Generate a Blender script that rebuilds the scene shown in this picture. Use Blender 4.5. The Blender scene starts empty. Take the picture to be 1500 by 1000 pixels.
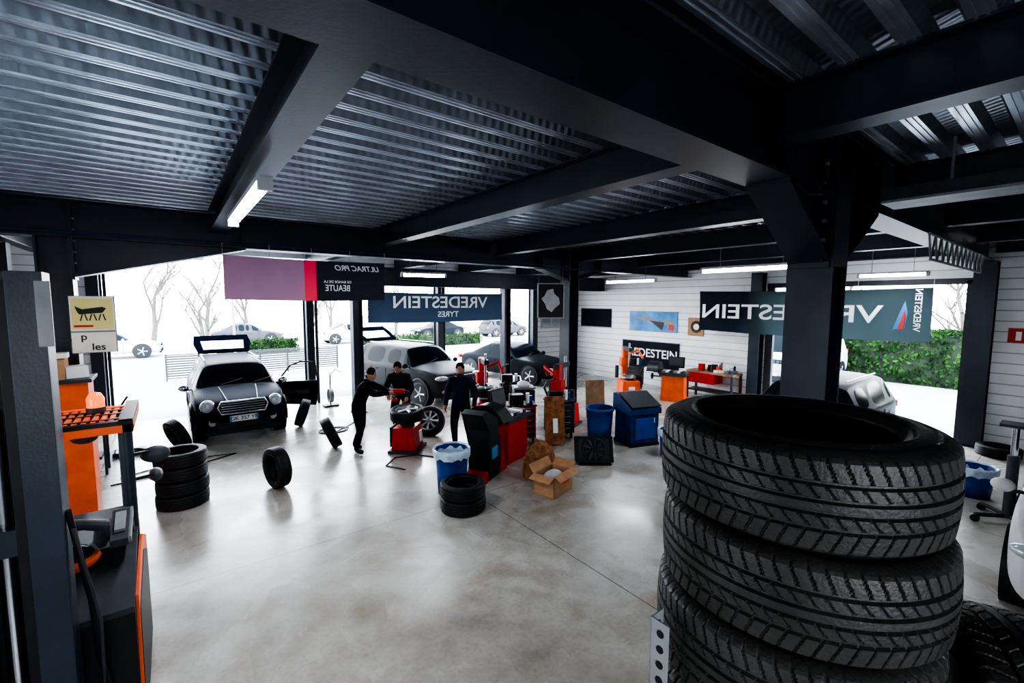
import bpy, math, random, bmesh
from mathutils import Matrix, Vector, Euler, noise
random.seed(7)
C=bpy.context
scene=C.scene
# ---------------------------------------------------------------- materials
def nmat(name,col,rough=.6,metal=0.,var=.0,vscale=8.,bump=0.,bscale=40.,emit=0.,coat=0.,spec=.5,col2=None):
    m=bpy.data.materials.new(name);m.use_nodes=True
    nt=m.node_tree;b=nt.nodes['Principled BSDF']
    b.inputs['Roughness'].default_value=rough;b.inputs['Metallic'].default_value=metal
    b.inputs['Specular IOR Level'].default_value=spec
    tc=nt.nodes.new('ShaderNodeTexCoord')
    n=nt.nodes.new('ShaderNodeTexNoise');n.inputs['Scale'].default_value=vscale;n.inputs['Detail'].default_value=3
    nt.links.new(tc.outputs['Object'],n.inputs['Vector'])
    r=nt.nodes.new('ShaderNodeValToRGB');v=var if var else .04
    r.color_ramp.elements[0].position=.3;r.color_ramp.elements[1].position=.7
    c2=col2 if col2 else tuple(min(1,c*(1+v)) for c in col)
    r.color_ramp.elements[0].color=tuple(c*(1-v) for c in col)+(1,)
    r.color_ramp.elements[1].color=tuple(c2)+(1,)
    nt.links.new(n.outputs['Fac'],r.inputs['Fac']);nt.links.new(r.outputs['Color'],b.inputs['Base Color'])
    if bump:
        n2=nt.nodes.new('ShaderNodeTexNoise');n2.inputs['Scale'].default_value=bscale;n2.inputs['Detail'].default_value=2
        nt.links.new(tc.outputs['Object'],n2.inputs['Vector'])
        bp=nt.nodes.new('ShaderNodeBump');bp.inputs['Strength'].default_value=bump;bp.inputs['Distance'].default_value=.02
        nt.links.new(n2.outputs['Fac'],bp.inputs['Height']);nt.links.new(bp.outputs['Normal'],b.inputs['Normal'])
    if emit:
        b.inputs['Emission Color'].default_value=tuple(col)+(1,);b.inputs['Emission Strength'].default_value=emit
    return m
M={}
M['steel']=nmat('painted_steel',(.013,.020,.033),.38,.0,.25,3,.05,60,spec=.4)
M['black']=nmat('black_plastic',(.008,.009,.011),.45,0,.2,spec=.25)
M['dark']=nmat('dark_gray',(.032,.035,.042),.5,0,.2,spec=.3)
M['gray']=nmat('mid_gray',(.18,.19,.20),.5,0,.15)
M['lgray']=nmat('light_gray',(.45,.46,.48),.5,0,.1)
M['white']=nmat('white_paint',(.8,.8,.8),.4,0,.05)
M['chrome']=nmat('chrome',(.5,.52,.55),.2,1.)
M['alu']=nmat('aluminium',(.42,.44,.47),.35,.9,.15)
M['rubber']=nmat('rubber',(.010,.010,.011),.55,0,.3,12,.08,90,spec=.25)
M['rubber2']=nmat('rubber_dusty',(.018,.017,.016),.5,0,.45,9,.15,120,spec=.45)
M['orange']=nmat('orange_paint',(.72,.10,.02),.45,0,.15,4,spec=.3)
M['red']=nmat('red_paint',(.48,.012,.012),.4,0,.12,spec=.3)
M['blue']=nmat('blue_plastic',(.004,.055,.28),.4,0,.15,spec=.3)
M['blue2']=nmat('blue_paint',(.005,.028,.12),.45,0,.3,spec=.3)
M['bag']=nmat('plastic_bag',(.45,.56,.68),.3,0,.2,12,.5,14)
M['card']=nmat('cardboard',(.40,.22,.12),.8,0,.15,spec=.1)
M['card2']=nmat('kraft_paper',(.24,.10,.04),.75,0,.5,9,.6,12,spec=.2)
M['wood']=nmat('plywood',(.27,.17,.10),.65,0,.3,5,spec=.2)
M['yellow']=nmat('sign_yellow',(.75,.66,.25),.5)
M['cream']=nmat('sign_cream',(.8,.78,.68),.5)
M['navy']=nmat('navy_paint',(.003,.005,.018),.4,.0,.05,spec=.015)
M['gpaint']=nmat('gray_car_paint',(.034,.034,.036),.4,.0,.05,spec=.05)
M['dpaint']=nmat('dark_gray_car_paint',(.010,.012,.015),.4,.0,.05,spec=.03)
M['wpaint']=nmat('white_car_paint',(.45,.45,.47),.4,0,.03,spec=.2)
M['spaint']=nmat('silver_car_paint',(.05,.054,.062),.4,.0,.03,spec=.06)
M['glass']=nmat('car_glass',(.006,.009,.012),.12,0,.1,spec=.04)
M['hatch']=nmat('hatch_frame_paint',(.0015,.002,.005),.6,0,.05,spec=.0)
M['lamp']=nmat('headlamp_lens',(.4,.44,.48),.1,.2,.1)
M['plate']=nmat('plate_white',(.6,.62,.65),.4)
M['amber']=nmat('amber',(1,.16,.01),.3,emit=.5)
M['cloth_black']=nmat('cloth_black',(.006,.006,.008),.85,0,.3,20,.3,60,spec=.1)
M['cloth_navy']=nmat('cloth_navy',(.008,.014,.034),.85,0,.3,20,.3,60,spec=.1)
M['cloth_gray']=nmat('cloth_gray',(.018,.02,.024),.85,0,.3,20,.3,60,spec=.1)
M['skin']=nmat('skin',(.38,.19,.13),.55,0,.1,spec=.3)
M['hair']=nmat('hair',(.02,.014,.01),.8,0,.3)
M['bark']=nmat('bark',(.08,.07,.062),.9,0,.3)
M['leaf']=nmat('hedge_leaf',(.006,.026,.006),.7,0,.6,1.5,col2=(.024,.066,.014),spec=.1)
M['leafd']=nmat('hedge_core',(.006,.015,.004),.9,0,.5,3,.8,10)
M['asphalt']=nmat('outdoor_asphalt',(.30,.305,.32),.9,0,.15,.4,.2,30)
M['tube']=nmat('fluorescent_tube',(.92,.96,1),.4,emit=18)
def text_mat(n,c): return nmat(n,c,.6)
M['twhite']=text_mat('print_white',(.85,.87,.9))
M['tred']=text_mat('print_red',(.6,.03,.03))
M['tblack']=text_mat('print_black',(.01,.01,.012))
M['tblue']=text_mat('print_blue',(.04,.20,.45))

def fabric(name,col,trans=.35,var=.1):
    m=nmat(name,col,.8,0,var,1.2,spec=.2)
    nt=m.node_tree;b=nt.nodes['Principled BSDF'];o=nt.nodes['Material Output']
    t=nt.nodes.new('ShaderNodeBsdfTranslucent');mx=nt.nodes.new('ShaderNodeMixShader')
    t.inputs['Color'].default_value=tuple(min(1,c*1.3) for c in col)+(1,)
    mx.inputs[0].default_value=trans
    nt.links.new(b.outputs[0],mx.inputs[1]);nt.links.new(t.outputs[0],mx.inputs[2]);nt.links.new(mx.outputs[0],o.inputs[0])
    return m
M['fab_dark']=fabric('banner_dark',(.014,.022,.036),.45)
M['fab_green']=fabric('banner_dark_green',(.018,.027,.030),.45)
M['fab_pink']=fabric('banner_mauve',(.22,.12,.18),.5,.2)
M['fab_red']=fabric('banner_red',(.55,.03,.07),.5)
M['fab_blk']=fabric('banner_black',(.02,.02,.032),.3)

def floor_mat():
    m=bpy.data.materials.new('polished_concrete');m.use_nodes=True;nt=m.node_tree;N=nt.nodes;Lk=nt.links
    b=N['Principled BSDF'];tc=N.new('ShaderNodeTexCoord')
    def noise_(s,d=6,dist=0.):
        n=N.new('ShaderNodeTexNoise');n.inputs['Scale'].default_value=s;n.inputs['Detail'].default_value=d;n.inputs['Distortion'].default_value=dist
        Lk.new(tc.outputs['Object'],n.inputs['Vector']);return n
    def ramp(src,stops):
        r=N.new('ShaderNodeValToRGB');e=r.color_ramp.elements
        while len(e)<len(stops): e.new(.5)
        for i,(p,c) in enumerate(stops): e[i].position=p;e[i].color=c+(1,)
        Lk.new(src.outputs['Fac'],r.inputs['Fac']);return r
    def mix(a,c,fac,mode='MIX'):
        x=N.new('ShaderNodeMix');x.data_type='RGBA';x.blend_type=mode
        if hasattr(fac,'links'): Lk.new(fac,x.inputs['Factor'])
        else: x.inputs['Factor'].default_value=fac
        for s,i in((a,6),(c,7)):
            if hasattr(s,'links'): Lk.new(s,x.inputs[i])
            else: x.inputs[i].default_value=s
        return x.outputs[2]
    base=ramp(noise_(.5,6,.5),[(.3,(.31,.275,.24)),(.5,(.42,.395,.36)),(.7,(.51,.50,.485))])
    fine=ramp(noise_(3.2,9,.3),[(.3,(.72,.69,.65)),(.62,(1,1,1))])
    c=mix(base.outputs[0],fine.outputs[0],.85,'MULTIPLY')
    st=ramp(noise_(1.2,8,1.1),[(.53,(0,0,0)),(.73,(.6,.6,.6))])
    c=mix(c,(.22,.155,.10,1),st.outputs[0])
    sm=ramp(noise_(24,6),[(.28,(.78,.77,.75)),(.55,(1,1,1))]);c=mix(c,sm.outputs[0],.65,'MULTIPLY')
    sp_=ramp(noise_(60,2),[(.70,(1,1,1)),(.74,(.5,.47,.45))]);c=mix(c,sp_.outputs[0],.6,'MULTIPLY')
    sp=N.new('ShaderNodeSeparateXYZ');Lk.new(tc.outputs['Object'],sp.inputs[0])
    tot=None
    for ax,v in(('X',3.65),('X',8.4),('X',-1.1),('Y',5.67),('Y',1.2),('Y',10.1)):
        q=N.new('ShaderNodeMath');q.operation='COMPARE';Lk.new(sp.outputs[ax],q.inputs[0]);q.inputs[1].default_value=v;q.inputs[2].default_value=.006
        if tot is None: tot=q.outputs[0]
        else:
            a=N.new('ShaderNodeMath');a.operation='MAXIMUM';Lk.new(tot,a.inputs[0]);Lk.new(q.outputs[0],a.inputs[1]);tot=a.outputs[0]
    c=mix(c,(.10,.08,.06,1),tot)
    Lk.new(c,b.inputs['Base Color'])
    rr=ramp(noise_(1.1,8,.8),[(.3,(.16,)*3),(.7,(.36,)*3)]);Lk.new(rr.outputs[0],b.inputs['Roughness'])
    bp=N.new('ShaderNodeBump');bp.inputs['Strength'].default_value=.12;bp.inputs['Distance'].default_value=.01
    nb=noise_(7,4);Lk.new(nb.outputs['Fac'],bp.inputs['Height']);Lk.new(bp.outputs[0],b.inputs['Normal'])
    return m
M['concrete']=floor_mat()
def siding_mat(name,col,period=.11):
    m=nmat(name,col,.5,0,.06,2);nt=m.node_tree;N=nt.nodes;b=N['Principled BSDF']
    tc=N.new('ShaderNodeTexCoord');sp=N.new('ShaderNodeSeparateXYZ');nt.links.new(tc.outputs['Object'],sp.inputs[0])
    d=N.new('ShaderNodeMath');d.operation='PINGPONG';d.inputs[1].default_value=period;nt.links.new(sp.outputs['Z'],d.inputs[0])
    l=N.new('ShaderNodeMath');l.operation='LESS_THAN';l.inputs[1].default_value=.012;nt.links.new(d.outputs[0],l.inputs[0])
    old=b.inputs['Base Color'].links[0].from_socket
    mx=N.new('ShaderNodeMix');mx.data_type='RGBA';nt.links.new(l.outputs[0],mx.inputs['Factor']);nt.links.new(old,mx.inputs[6]);mx.inputs[7].default_value=tuple(c*.5 for c in col)+(1,)
    nt.links.new(mx.outputs[2],b.inputs['Base Color']);return m
M['siding']=siding_mat('white_siding',(.80,.81,.82))
def deck_mat():
    m=nmat('galvanised_shaded',(.24,.27,.32),.34,.8,.2,5);nt=m.node_tree;N=nt.nodes;b=N['Principled BSDF']  # darker copy of the deck metal, shade of the rib recesses in its colour
    tc=N.new('ShaderNodeTexCoord');w=N.new('ShaderNodeTexWave');w.bands_direction='X';w.inputs['Scale'].default_value=4.5;w.inputs['Distortion'].default_value=0
    mp=N.new('ShaderNodeMapping');mp.inputs['Rotation'].default_value=(0,0,.5)
    nt.links.new(tc.outputs['Object'],mp.inputs[0]);nt.links.new(mp.outputs[0],w.inputs['Vector'])
    bp=N.new('ShaderNodeBump');bp.inputs['Strength'].default_value=.35;bp.inputs['Distance'].default_value=.010
    nt.links.new(w.outputs['Fac'],bp.inputs['Height']);nt.links.new(bp.outputs[0],b.inputs['Normal']);return m
M['deck']=deck_mat()
M['decklit']=nmat('galvanised_lit',(.56,.61,.68),.28,.85,.2,4,.05,20)  # lighter copy of the same metal, rib highlights put into the colour

# ---------------------------------------------------------------- mesh builder
def frame(d):
    d=d.normalized();a=Vector((0,0,1)) if abs(d.z)<.9 else Vector((1,0,0))
    x=a.cross(d).normalized();return x,d.cross(x)
class MB:
    def __init__(s): s.v=[];s.f=[];s.m=[];s.s=[];s.mats=[];s.M=Matrix()
    def mi(s,mt):
        mt=M[mt] if isinstance(mt,str) else mt
        if mt not in s.mats: s.mats.append(mt)
        return s.mats.index(mt)
    def add(s,vs,fs,mt,sm=False):
        o=len(s.v);k=s.mi(mt)
        s.v+=[tuple(s.M@Vector(v)) for v in vs]
        for f in fs: s.f.append([i+o for i in f]);s.m.append(k);s.s.append(sm)
    def box(s,c,z,mt,rot=(0,0,0)):
        R=Euler(rot).to_matrix();c=Vector(c);h=[q/2 for q in z]
        vs=[c+R@Vector((x*h[0],y*h[1],w*h[2])) for x in(-1,1) for y in(-1,1) for w in(-1,1)]
        s.add(vs,[(0,1,3,2),(4,6,7,5),(0,4,5,1),(2,3,7,6),(0,2,6,4),(1,5,7,3)],mt)
    def b2(s,a,b,mt): s.box([(p+q)/2 for p,q in zip(a,b)],[abs(q-p) for p,q in zip(a,b)],mt)
    def tube(s,pts,rad,mt,seg=10,cap=True,sm=True):
        pts=[Vector(p) for p in pts];n=len(pts)
        if not hasattr(rad,'__len__'): rad=[rad]*n
        vs=[];x=None
        for i,p in enumerate(pts):
            d=(pts[min(i+1,n-1)]-pts[max(i-1,0)])
            if d.length<1e-9:d=Vector((0,0,1))
            d.normalize()
            if x is None: x,y=frame(d)
            else:
                x=(x-d*x.dot(d));x=x.normalized() if x.length>1e-4 else frame(d)[0];y=d.cross(x)
            for k in range(seg):
                a=2*math.pi*k/seg;vs.append(p+(x*math.cos(a)+y*math.sin(a))*rad[i])
        fs=[(i*seg+k,i*seg+(k+1)%seg,(i+1)*seg+(k+1)%seg,(i+1)*seg+k) for i in range(n-1) for k in range(seg)]
        s.add(vs,fs,mt,sm)
        if cap:
            s.add(vs[:seg],[tuple(range(seg))[::-1]],mt);s.add(vs[-seg:],[tuple(range(seg))],mt)
    def cyl(s,a,b,r,mt,r2=None,seg=20): s.tube([a,b],[r,r if r2 is None else r2],mt,seg)
    def sph(s,c,r,mt,seg=14,ring=9,rot=(0,0,0)):
        if not hasattr(r,'__len__'): r=(r,r,r)
        R=Euler(rot).to_matrix();c=Vector(c);vs=[]
        for i in range(ring+1):
            t=math.pi*i/ring
            for k in range(seg):
                a=2*math.pi*k/seg;vs.append(c+R@Vector((r[0]*math.sin(t)*math.cos(a),r[1]*math.sin(t)*math.sin(a),r[2]*math.cos(t))))
        s.add(vs,[(i*seg+k,(i+1)*seg+k,(i+1)*seg+(k+1)%seg,i*seg+(k+1)%seg) for i in range(ring) for k in range(seg)],mt,True)
    def lathe(s,prof,o,ax,mt,seg=32,sm=True,closed=False):
        o=Vector(o);ax=Vector(ax).normalized();x,y=frame(ax);n=len(prof);vs=[]
        for k in range(seg):
            a=2*math.pi*k/seg;d=x*math.cos(a)+y*math.sin(a)
            for r,h in prof: vs.append(o+d*r+ax*h)
        m=n if closed else n-1
        s.add(vs,[(k*n+i,((k+1)%seg)*n+i,((k+1)%seg)*n+(i+1)%n,k*n+(i+1)%n) for k in range(seg) for i in range(m)],mt,sm)
    def prism(s,poly,vec,mt):
        n=len(poly);vec=Vector(vec);vs=[Vector(p) for p in poly]+[Vector(p)+vec for p in poly]
        s.add(vs,[tuple(range(n))[::-1],tuple(range(n,2*n))]+[(i,(i+1)%n,n+(i+1)%n,n+i) for i in range(n)],mt)
    def obj(s,name,parent=None,bevel=0,loc=(0,0,0),rot=(0,0,0),subsurf=0):
        me=bpy.data.meshes.new(name);me.from_pydata(s.v,[],s.f)
        for mt in s.mats: me.materials.append(mt)
        me.polygons.foreach_set('material_index',s.m);me.polygons.foreach_set('use_smooth',s.s);me.update()
        o=bpy.data.objects.new(name,me);scene.collection.objects.link(o);o.location=loc;o.rotation_euler=rot
        if parent: o.parent=parent
        if bevel:
            b=o.modifiers.new('bevel','BEVEL');b.width=bevel;b.segments=2;b.limit_method='ANGLE'
        return o
def empty(name,loc,rot=(0,0,0)):
    e=bpy.data.objects.new(name,None);scene.collection.objects.link(e);e.location=loc;e.rotation_euler=rot;e.empty_display_size=.1;return e
def text(body,size,mt,parent,loc,rot,mirror=False,name='lettering',shear=0,sx=1.):
    cu=bpy.data.curves.new(name,'FONT');cu.body=body;cu.size=size;cu.extrude=.002;cu.align_x='CENTER';cu.align_y='CENTER';cu.shear=shear;cu.offset=size*.012
    cu.materials.append(M[mt]);o=bpy.data.objects.new(name,cu);scene.collection.objects.link(o)
    o.location=loc;o.rotation_euler=rot;o.scale=((-1 if mirror else 1)*sx,1,1);o.parent=parent;return o

# ---------------------------------------------------------------- shell
XL,XR,YB,YF,ZD=-3.5,13.8,-3.0,14.0,4.35
b=MB();b.b2((XL-.2,YB-.2,-.15),(XR+.2,YF+.25,0),'concrete');b.obj('floor')
b=MB();b.b2((-60,-30,-.25),(70,90,-.16),'asphalt');b.b2((-60,YF+.25,-.16),(70,90,-.02),'asphalt');b.b2((XR+.2,-30,-.16),(70,YF+.25,-.02),'asphalt');b.b2((-60,-30,-.16),(XL-.2,YF+.25,-.02),'asphalt')
b.obj('ground_outside')
b=MB();y=YB;P=.26
prof=[]
while y<YF:
    prof+=[(y,0),(y+.10,0),(y+.135,.07),(y+.225,.07)];y+=P
vs=[]
for x in(XL,XR):
    for yy,zz in prof: vs.append((x,yy,ZD+zz))
n=len(prof)
fl=[(i,i+1,n+i+1,n+i) for i in range(n-1)]
b.add(vs,[f for i,f in enumerate(fl) if i%4==0],'decklit')
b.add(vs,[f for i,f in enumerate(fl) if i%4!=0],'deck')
y=YB
while y<YF-.3:
    for dy in(.03,.07): b.b2((XL,y+dy-.006,ZD-.008),(XR,y+dy+.006,ZD),'decklit')
    y+=P
b.b2((XL-.2,YB-.2,ZD+.08),(XR+.2,YF+.2,ZD+.3),'gray')
b.obj('ceiling')
b=MB()
b.b2((XL-.2,YF,0),(-1.35,YF+.2,ZD),'siding');b.b2((-1.35,YF,4.2),(3.2,YF+.2,ZD),'siding')
b.b2((3.2,YF,3.62),(11.7,YF+.2,ZD),'siding');b.b2((11.7,YF,0),(XR+.2,YF+.2,ZD),'siding')
b.obj('wall_front')
b=MB()
b.b2((XR,YB,0),(XR+.2,1.6,ZD),'siding');b.b2((XR,1.6,3.55),(XR+.2,5.8,ZD),'siding');b.b2((XR,5.8,0),(XR+.2,YF,ZD),'siding');b.obj('wall_right')
def wall_hole(name,fix0,fix1,a0,a1,h0,h1,z0,z1,axis):
    b=MB()
    def bb(p,q,r,s_):
        if axis=='x': b.b2((fix0,p,r),(fix1,q,s_),'siding')
        else: b.b2((p,fix0,r),(q,fix1,s_),'siding')
    bb(a0,h0,0,ZD);bb(h1,a1,0,ZD);bb(h0,h1,0,z0);bb(h0,h1,z1,ZD);b.obj(name)
wall_hole('wall_left',XL-.2,XL,YB-.2,YF,.8,3.0,1.9,3.1,'x')  # opening added in the unseen left wall to let in fill light
wall_hole('wall_back',YB-.2,YB,XL,XR+.2,-1.6,1.6,1.9,3.0,'y')  # opening added behind the camera as fill for the near tyres and column
b=MB()
for z in(1.9,3.1): b.b2((XL-.12,.8,z-.03),(XL-.06,3.0,z+.03),'dark')
for y in(.8,1.9,3.0): b.b2((XL-.12,y-.03,1.9),(XL-.06,y+.03,3.1),'dark')
b.obj('fill_window_left')  # frame of the added left fill opening
b=MB()
for z in(1.9,3.0): b.b2((-1.6,YB-.12,z-.03),(1.6,YB-.06,z+.03),'dark')
for x in(-1.6,0,1.6): b.b2((x-.03,YB-.12,1.9),(x+.03,YB-.06,3.0),'dark')
b.obj('fill_window_back')  # frame of the added back fill opening

# ---------------------------------------------------------------- steel frame
def ibx(b,x0,x1,yc,zb,h,w,t=.02,tw=.014):
    b.b2((x0,yc-w/2,zb),(x1,yc+w/2,zb+t),'steel');b.b2((x0,yc-w/2,zb+h-t),(x1,yc+w/2,zb+h),'steel');b.b2((x0,yc-tw/2,zb+t),(x1,yc+tw/2,zb+h-t),'steel')
def iby(b,y0,y1,xc,zb,h,w,t=.018,tw=.012):
    b.b2((xc-w/2,y0,zb),(xc+w/2,y1,zb+t),'steel');b.b2((xc-w/2,y0,zb+h-t),(xc+w/2,y1,zb+h),'steel');b.b2((xc-tw/2,y0,zb+t),(xc+tw/2,y1,zb+h-t),'steel')
def hcol(b,x,y,w,z1,t=.022):
    b.b2((x-w/2,y-w/2,0),(x-w/2+t,y+w/2,z1),'steel');b.b2((x+w/2-t,y-w/2,0),(x+w/2,y+w/2,z1),'steel');b.b2((x-w/2+t,y-.009,0),(x+w/2-t,y+.009,z1),'steel')
    b.b2((x-w/2-.05,y-w/2-.05,0),(x+w/2+.05,y+w/2+.05,.025),'steel')
ZM=3.86;HM=.49;ZJ=4.02
def haunch(b,x,y,sgn,zb,ln,dp,w=.30):
    b.prism([(x,y-.008,zb),(x+sgn*ln,y-.008,zb),(x+sgn*ln*.97,y-.008,zb-.01),(x,y-.008,zb-dp)],(0,.016,0),'steel')
    a=Vector((x+sgn*ln,y-w/2,zb));c=Vector((x,y-w/2,zb-dp));nrm=Vector((0,0,-.02))
    b.prism([a,c,c+nrm,a+nrm],(0,w,0),'steel')
    b.b2((x,y-w/2,zb-dp-.05),(x+sgn*.022,y+w/2,zb+.45),'steel')
    b.b2((x+sgn*ln*.98-.008,y-w/2,zb),(x+sgn*ln*.98+.008,y+w/2,zb+.45),'steel')
    for i in range(6):
        z=zb-dp+.02+i*(dp+.38)/6
        for yy in(y-w/2+.05,y+w/2-.05): b.cyl((x+sgn*.022,yy,z),(x+sgn*.048,yy,z),.016,'gray',seg=6)
b=MB();ibx(b,XL,XR,1.5,ZM,HM,.32)
haunch(b,4.45-.17,1.5,-1,ZM,.85,.52);haunch(b,4.45+.17,1.5,1,ZM,.85,.52);b.obj('ceiling_beam')
b=MB();ibx(b,XL,XR,8.4,ZM-.04,HM,.32)
for sg,xc in((1,-1.16),(-1,8.3),(1,8.3)):
    haunch(b,xc+sg*.17,8.4,sg,ZM-.04,2.0 if xc<0 else .9,.50 if xc<0 else .25)
b.obj('ceiling_beam')
b=MB();ibx(b,3.2,XR,12.0,3.42,.5,.3);b.obj('ceiling_beam')
for xb in(-2.2,.64,3.2,5.88,8.3,10.9,13.3):
    b=MB();iby(b,YB,1.34,xb,ZJ,.33,.20);iby(b,1.66,8.24,xb,ZJ,.33,.22);iby(b,8.56,YF,xb,ZJ,.33,.2);b.obj('ceiling_beam')
for nm,x,y,w,z in(('a',4.45,1.5,.34,ZM+HM),('b',-1.16,8.4,.34,ZM-.04),('c',8.3,8.4,.34,ZM-.04),('d',3.95,12.0,.26,3.42),('e',8.9,12.0,.26,3.42),('g',13.4,1.45,.34,ZM),('h',13.55,6.0,.3,ZM),('i',-2.4,12,.3,ZJ)):
    b=MB();hcol(b,x,y,w,z)
    if nm=='a':
        for i in range(9):
            for dy in(-.1,.1): b.cyl((x-w/2-.02,y+dy,3.36+i*.1),(x-w/2,y+dy,3.36+i*.1),.016,'gray',seg=6)
        b.b2((x-.15,y-.17,3.3),(x+.15,y-.155,4.0),'steel')
    b.obj('steel_column')
for x in(-1.35,3.2,7.4,11.65):
    b=MB();b.b2((x-.1,YF-.28,0),(x+.1,YF-.02,ZJ-.02),'steel');b.b2((x-.14,YF-.06,0),(x+.14,YF-.02,3.9),'dark');b.b2((x+.16,YF-.2,0),(x+.22,YF-.1,3.6),'dark');b.obj('door_jamb_column')
b=MB();b.b2((XR-.14,1.62,0),(XR-.02,1.75,3.5),'dark');b.b2((XR-.14,5.6,0),(XR-.02,5.8,3.5),'dark');b.b2((XR-.14,1.62,3.42),(XR-.02,5.8,3.55),'dark');b.obj('door_frame')
b=MB()
b.b2((4.9,-2.8,3.85),(5.3,1.2,3.87),'gray');b.b2((4.9,-2.8,3.87),(4.92,1.2,3.97),'dark');b.b2((5.28,-2.8,3.87),(5.3,1.2,3.97),'dark')
for y in(-2,-.6,.8): b.cyl((5.1,y,3.87),(5.1,y,4.34),.012,'gray')
b.obj('cable_tray')
b=MB();b.tube([(3.5,1.34,3.84),(3.6,1.30,3.76),(3.85,1.3,3.8),(4.0,1.3,3.9),(3.9,1.3,4.0)],.012,'black');b.tube([(XL+.1,8.2,3.88),(8,8.2,3.88)],.012,'blue2');b.obj('electrical_cable')
b=MB()
for i in range(12):
    x=7.3+i*.35
    b.tube([(x,1.30,3.84),(x+.175,1.30,3.54),(x+.35,1.30,3.84)],.012,'gray',6)
b.tube([(7.3,1.30,3.84),(11.5,1.30,3.84)],.018,'gray',6);b.tube([(7.47,1.30,3.54),(11.3,1.30,3.54)],.018,'gray',6);b.obj('lattice_truss')

# ---------------------------------------------------------------- lamps
def tubelamp(x0,y0,x1,y1,z,power,top=4.01):
    e=empty('fluorescent_lamp',((x0+x1)/2,(y0+y1)/2,z))
    d=Vector((x1-x0,y1-y0,0))/2;b=MB()
    ang=math.atan2(d.y,d.x)
    b.box((0,0,.045),(2*d.length,.10,.04),'lgray',(0,0,ang))
    b.cyl(tuple(-d*.97),tuple(d*.97),.04,'tube',seg=12)
    for s in(-1,1): b.box(tuple(d*s*.985),(.05,.1,.09),'lgray',(0,0,ang))
    for s in(-.6,.6): b.cyl(tuple(d*s+Vector((0,0,.06))),tuple(d*s+Vector((0,0,top-z))),.006,'gray',seg=6)
    b.obj('lamp_body',e)
    l=bpy.data.lights.new('tube_light','AREA');l.shape='RECTANGLE';l.size=2*d.length;l.size_y=.1;l.energy=power;l.color=(.85,.93,1)
    lo=bpy.data.objects.new('tube_light',l);scene.collection.objects.link(lo);lo.parent=e;lo.location=(0,0,-.05);lo.rotation_euler=(0,0,ang)
tubelamp(.61,3.8,.61,5.9,3.86,30)
tubelamp(8.2,2.9,8.2,4.7,3.6,30)
tubelamp(10.9,7.6,10.9,9.4,3.62,30)
tubelamp(4.2,9.6,5.2,9.4,3.60,15,4.34)
tubelamp(12.6,2.2,12.6,3.4,3.62,10,4.34)

# ---------------------------------------------------------------- tyres
def tyre_data(R,w,rim,seg,nt,detail):
    tw=.40*w;prof=[]
    for i in range(nt):
        v=-1+2*i/(nt-1);prof.append((R-.006*v*v,v*tw,v))
    side=[(R-.011,.425,1.05),(R-.02,.45,1.12),(R-.03,.468,9),(R-.042,.482,9),(R-.044,.478,9),(R-.05,.482,9),(R-.052,.49,9),(R-.062,.5,9),(R-.072,.497,9),(R-.074,.502,9),(R-.078,.495,9),(rim+.020,.465,9),(rim+.017,.47,9),(rim+.013,.445,9),(rim+.006,.42,9),(rim,.395,9),(rim-.003,.36,9),
     (rim+.003,.34,9),(rim+.015,.37,9),(R-.07,.44,9),(R-.04,.40,9),(R-.022,.2,9),(R-.02,0,9)]
    P=prof+[(r,h*w,v) for r,h,v in side]+[(r,-h*w,-v) for r,h,v in side[-2::-1]]
    n=len(P);vs=[];NP=64
    for k in range(seg):
        a=2*math.pi*k/seg;ca,sa=math.cos(a),math.sin(a);q=a/(2*math.pi)*NP
        for r,h,v in P:
            if abs(v)<1.2 and detail:
                av=abs(v);dep=0
                for g in(.16,.52):
                    if abs(av-g)<.045: dep=.008
                if not dep:
                    if av>.55:
                        if (q+ (1.1*av if v>0 else 1.1*av+.5))%1<.16: dep=.005
                    elif av>.2:
                        if (q*1+2.4*v)%1<.10: dep=.0035
                r-=dep
            vs.append((r*ca,r*sa,h))
    fs=[];sm=[]
    for k in range(seg):
        k2=(k+1)%seg
        for i in range(n):
            j=(i+1)%n;fs.append((k*n+i,k2*n+i,k2*n+j,k*n+j));sm.append(not(i<nt and detail>1))
    return vs,fs,sm
def tyre_mesh(name,R,w,rim,seg,nt,detail,mt='rubber'):
    v,f,s=tyre_data(R,w,rim,seg,nt,detail);me=bpy.data.meshes.new(name);me.from_pydata(v,[],f);me.polygons.foreach_set('use_smooth',s);me.materials.append(M[mt]);me.update();return me
TN=tyre_mesh('tyre_near',.318,.222,.216,768,49,2,'rubber2')
TM=tyre_mesh('tyre_mid',.33,.205,.215,128,33,1)
def rot_to(ax):
    return Vector((0,0,1)).rotation_difference(Vector(ax)).to_euler()
def stack(name,x,y,z0,n,me,w=.205,jit=.012):
    e=empty(name,(x,y,z0))
    for i in range(n):
        o=bpy.data.objects.new('tyre_%d'%(i+1),me);scene.collection.objects.link(o);o.parent=e
        o.location=(random.uniform(-jit,jit),random.uniform(-jit,jit),w/2+i*w);o.rotation_euler=(0,0,random.uniform(0,6))
    return e
def tyre(name,loc,ax,me=None):
    o=bpy.data.objects.new(name,me or TM);scene.collection.objects.link(o);o.location=loc;o.rotation_euler=rot_to(ax);return o
TZ=2.715-.222*5
SX,SY=1.265,.452
stack('tyre_stack',SX,SY,TZ,5,TN,.222,.008)
ax=Vector((.22,-.388,.0)).normalized()
tyre('tyre',(SX+ax.x*.44,SY+ax.y*.44,TZ+.318+.03),ax,TN)
stack('tyre_stack',.03,8.05,0,4,TM)
stack('tyre_stack',3.25,5.42,0,2,TM)
tyre('tyre',(1.25,7.85,.332),(.93,.25,0.02))
tyre('tyre',(.0,11.0,.325),(.9,.35,.35))
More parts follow.
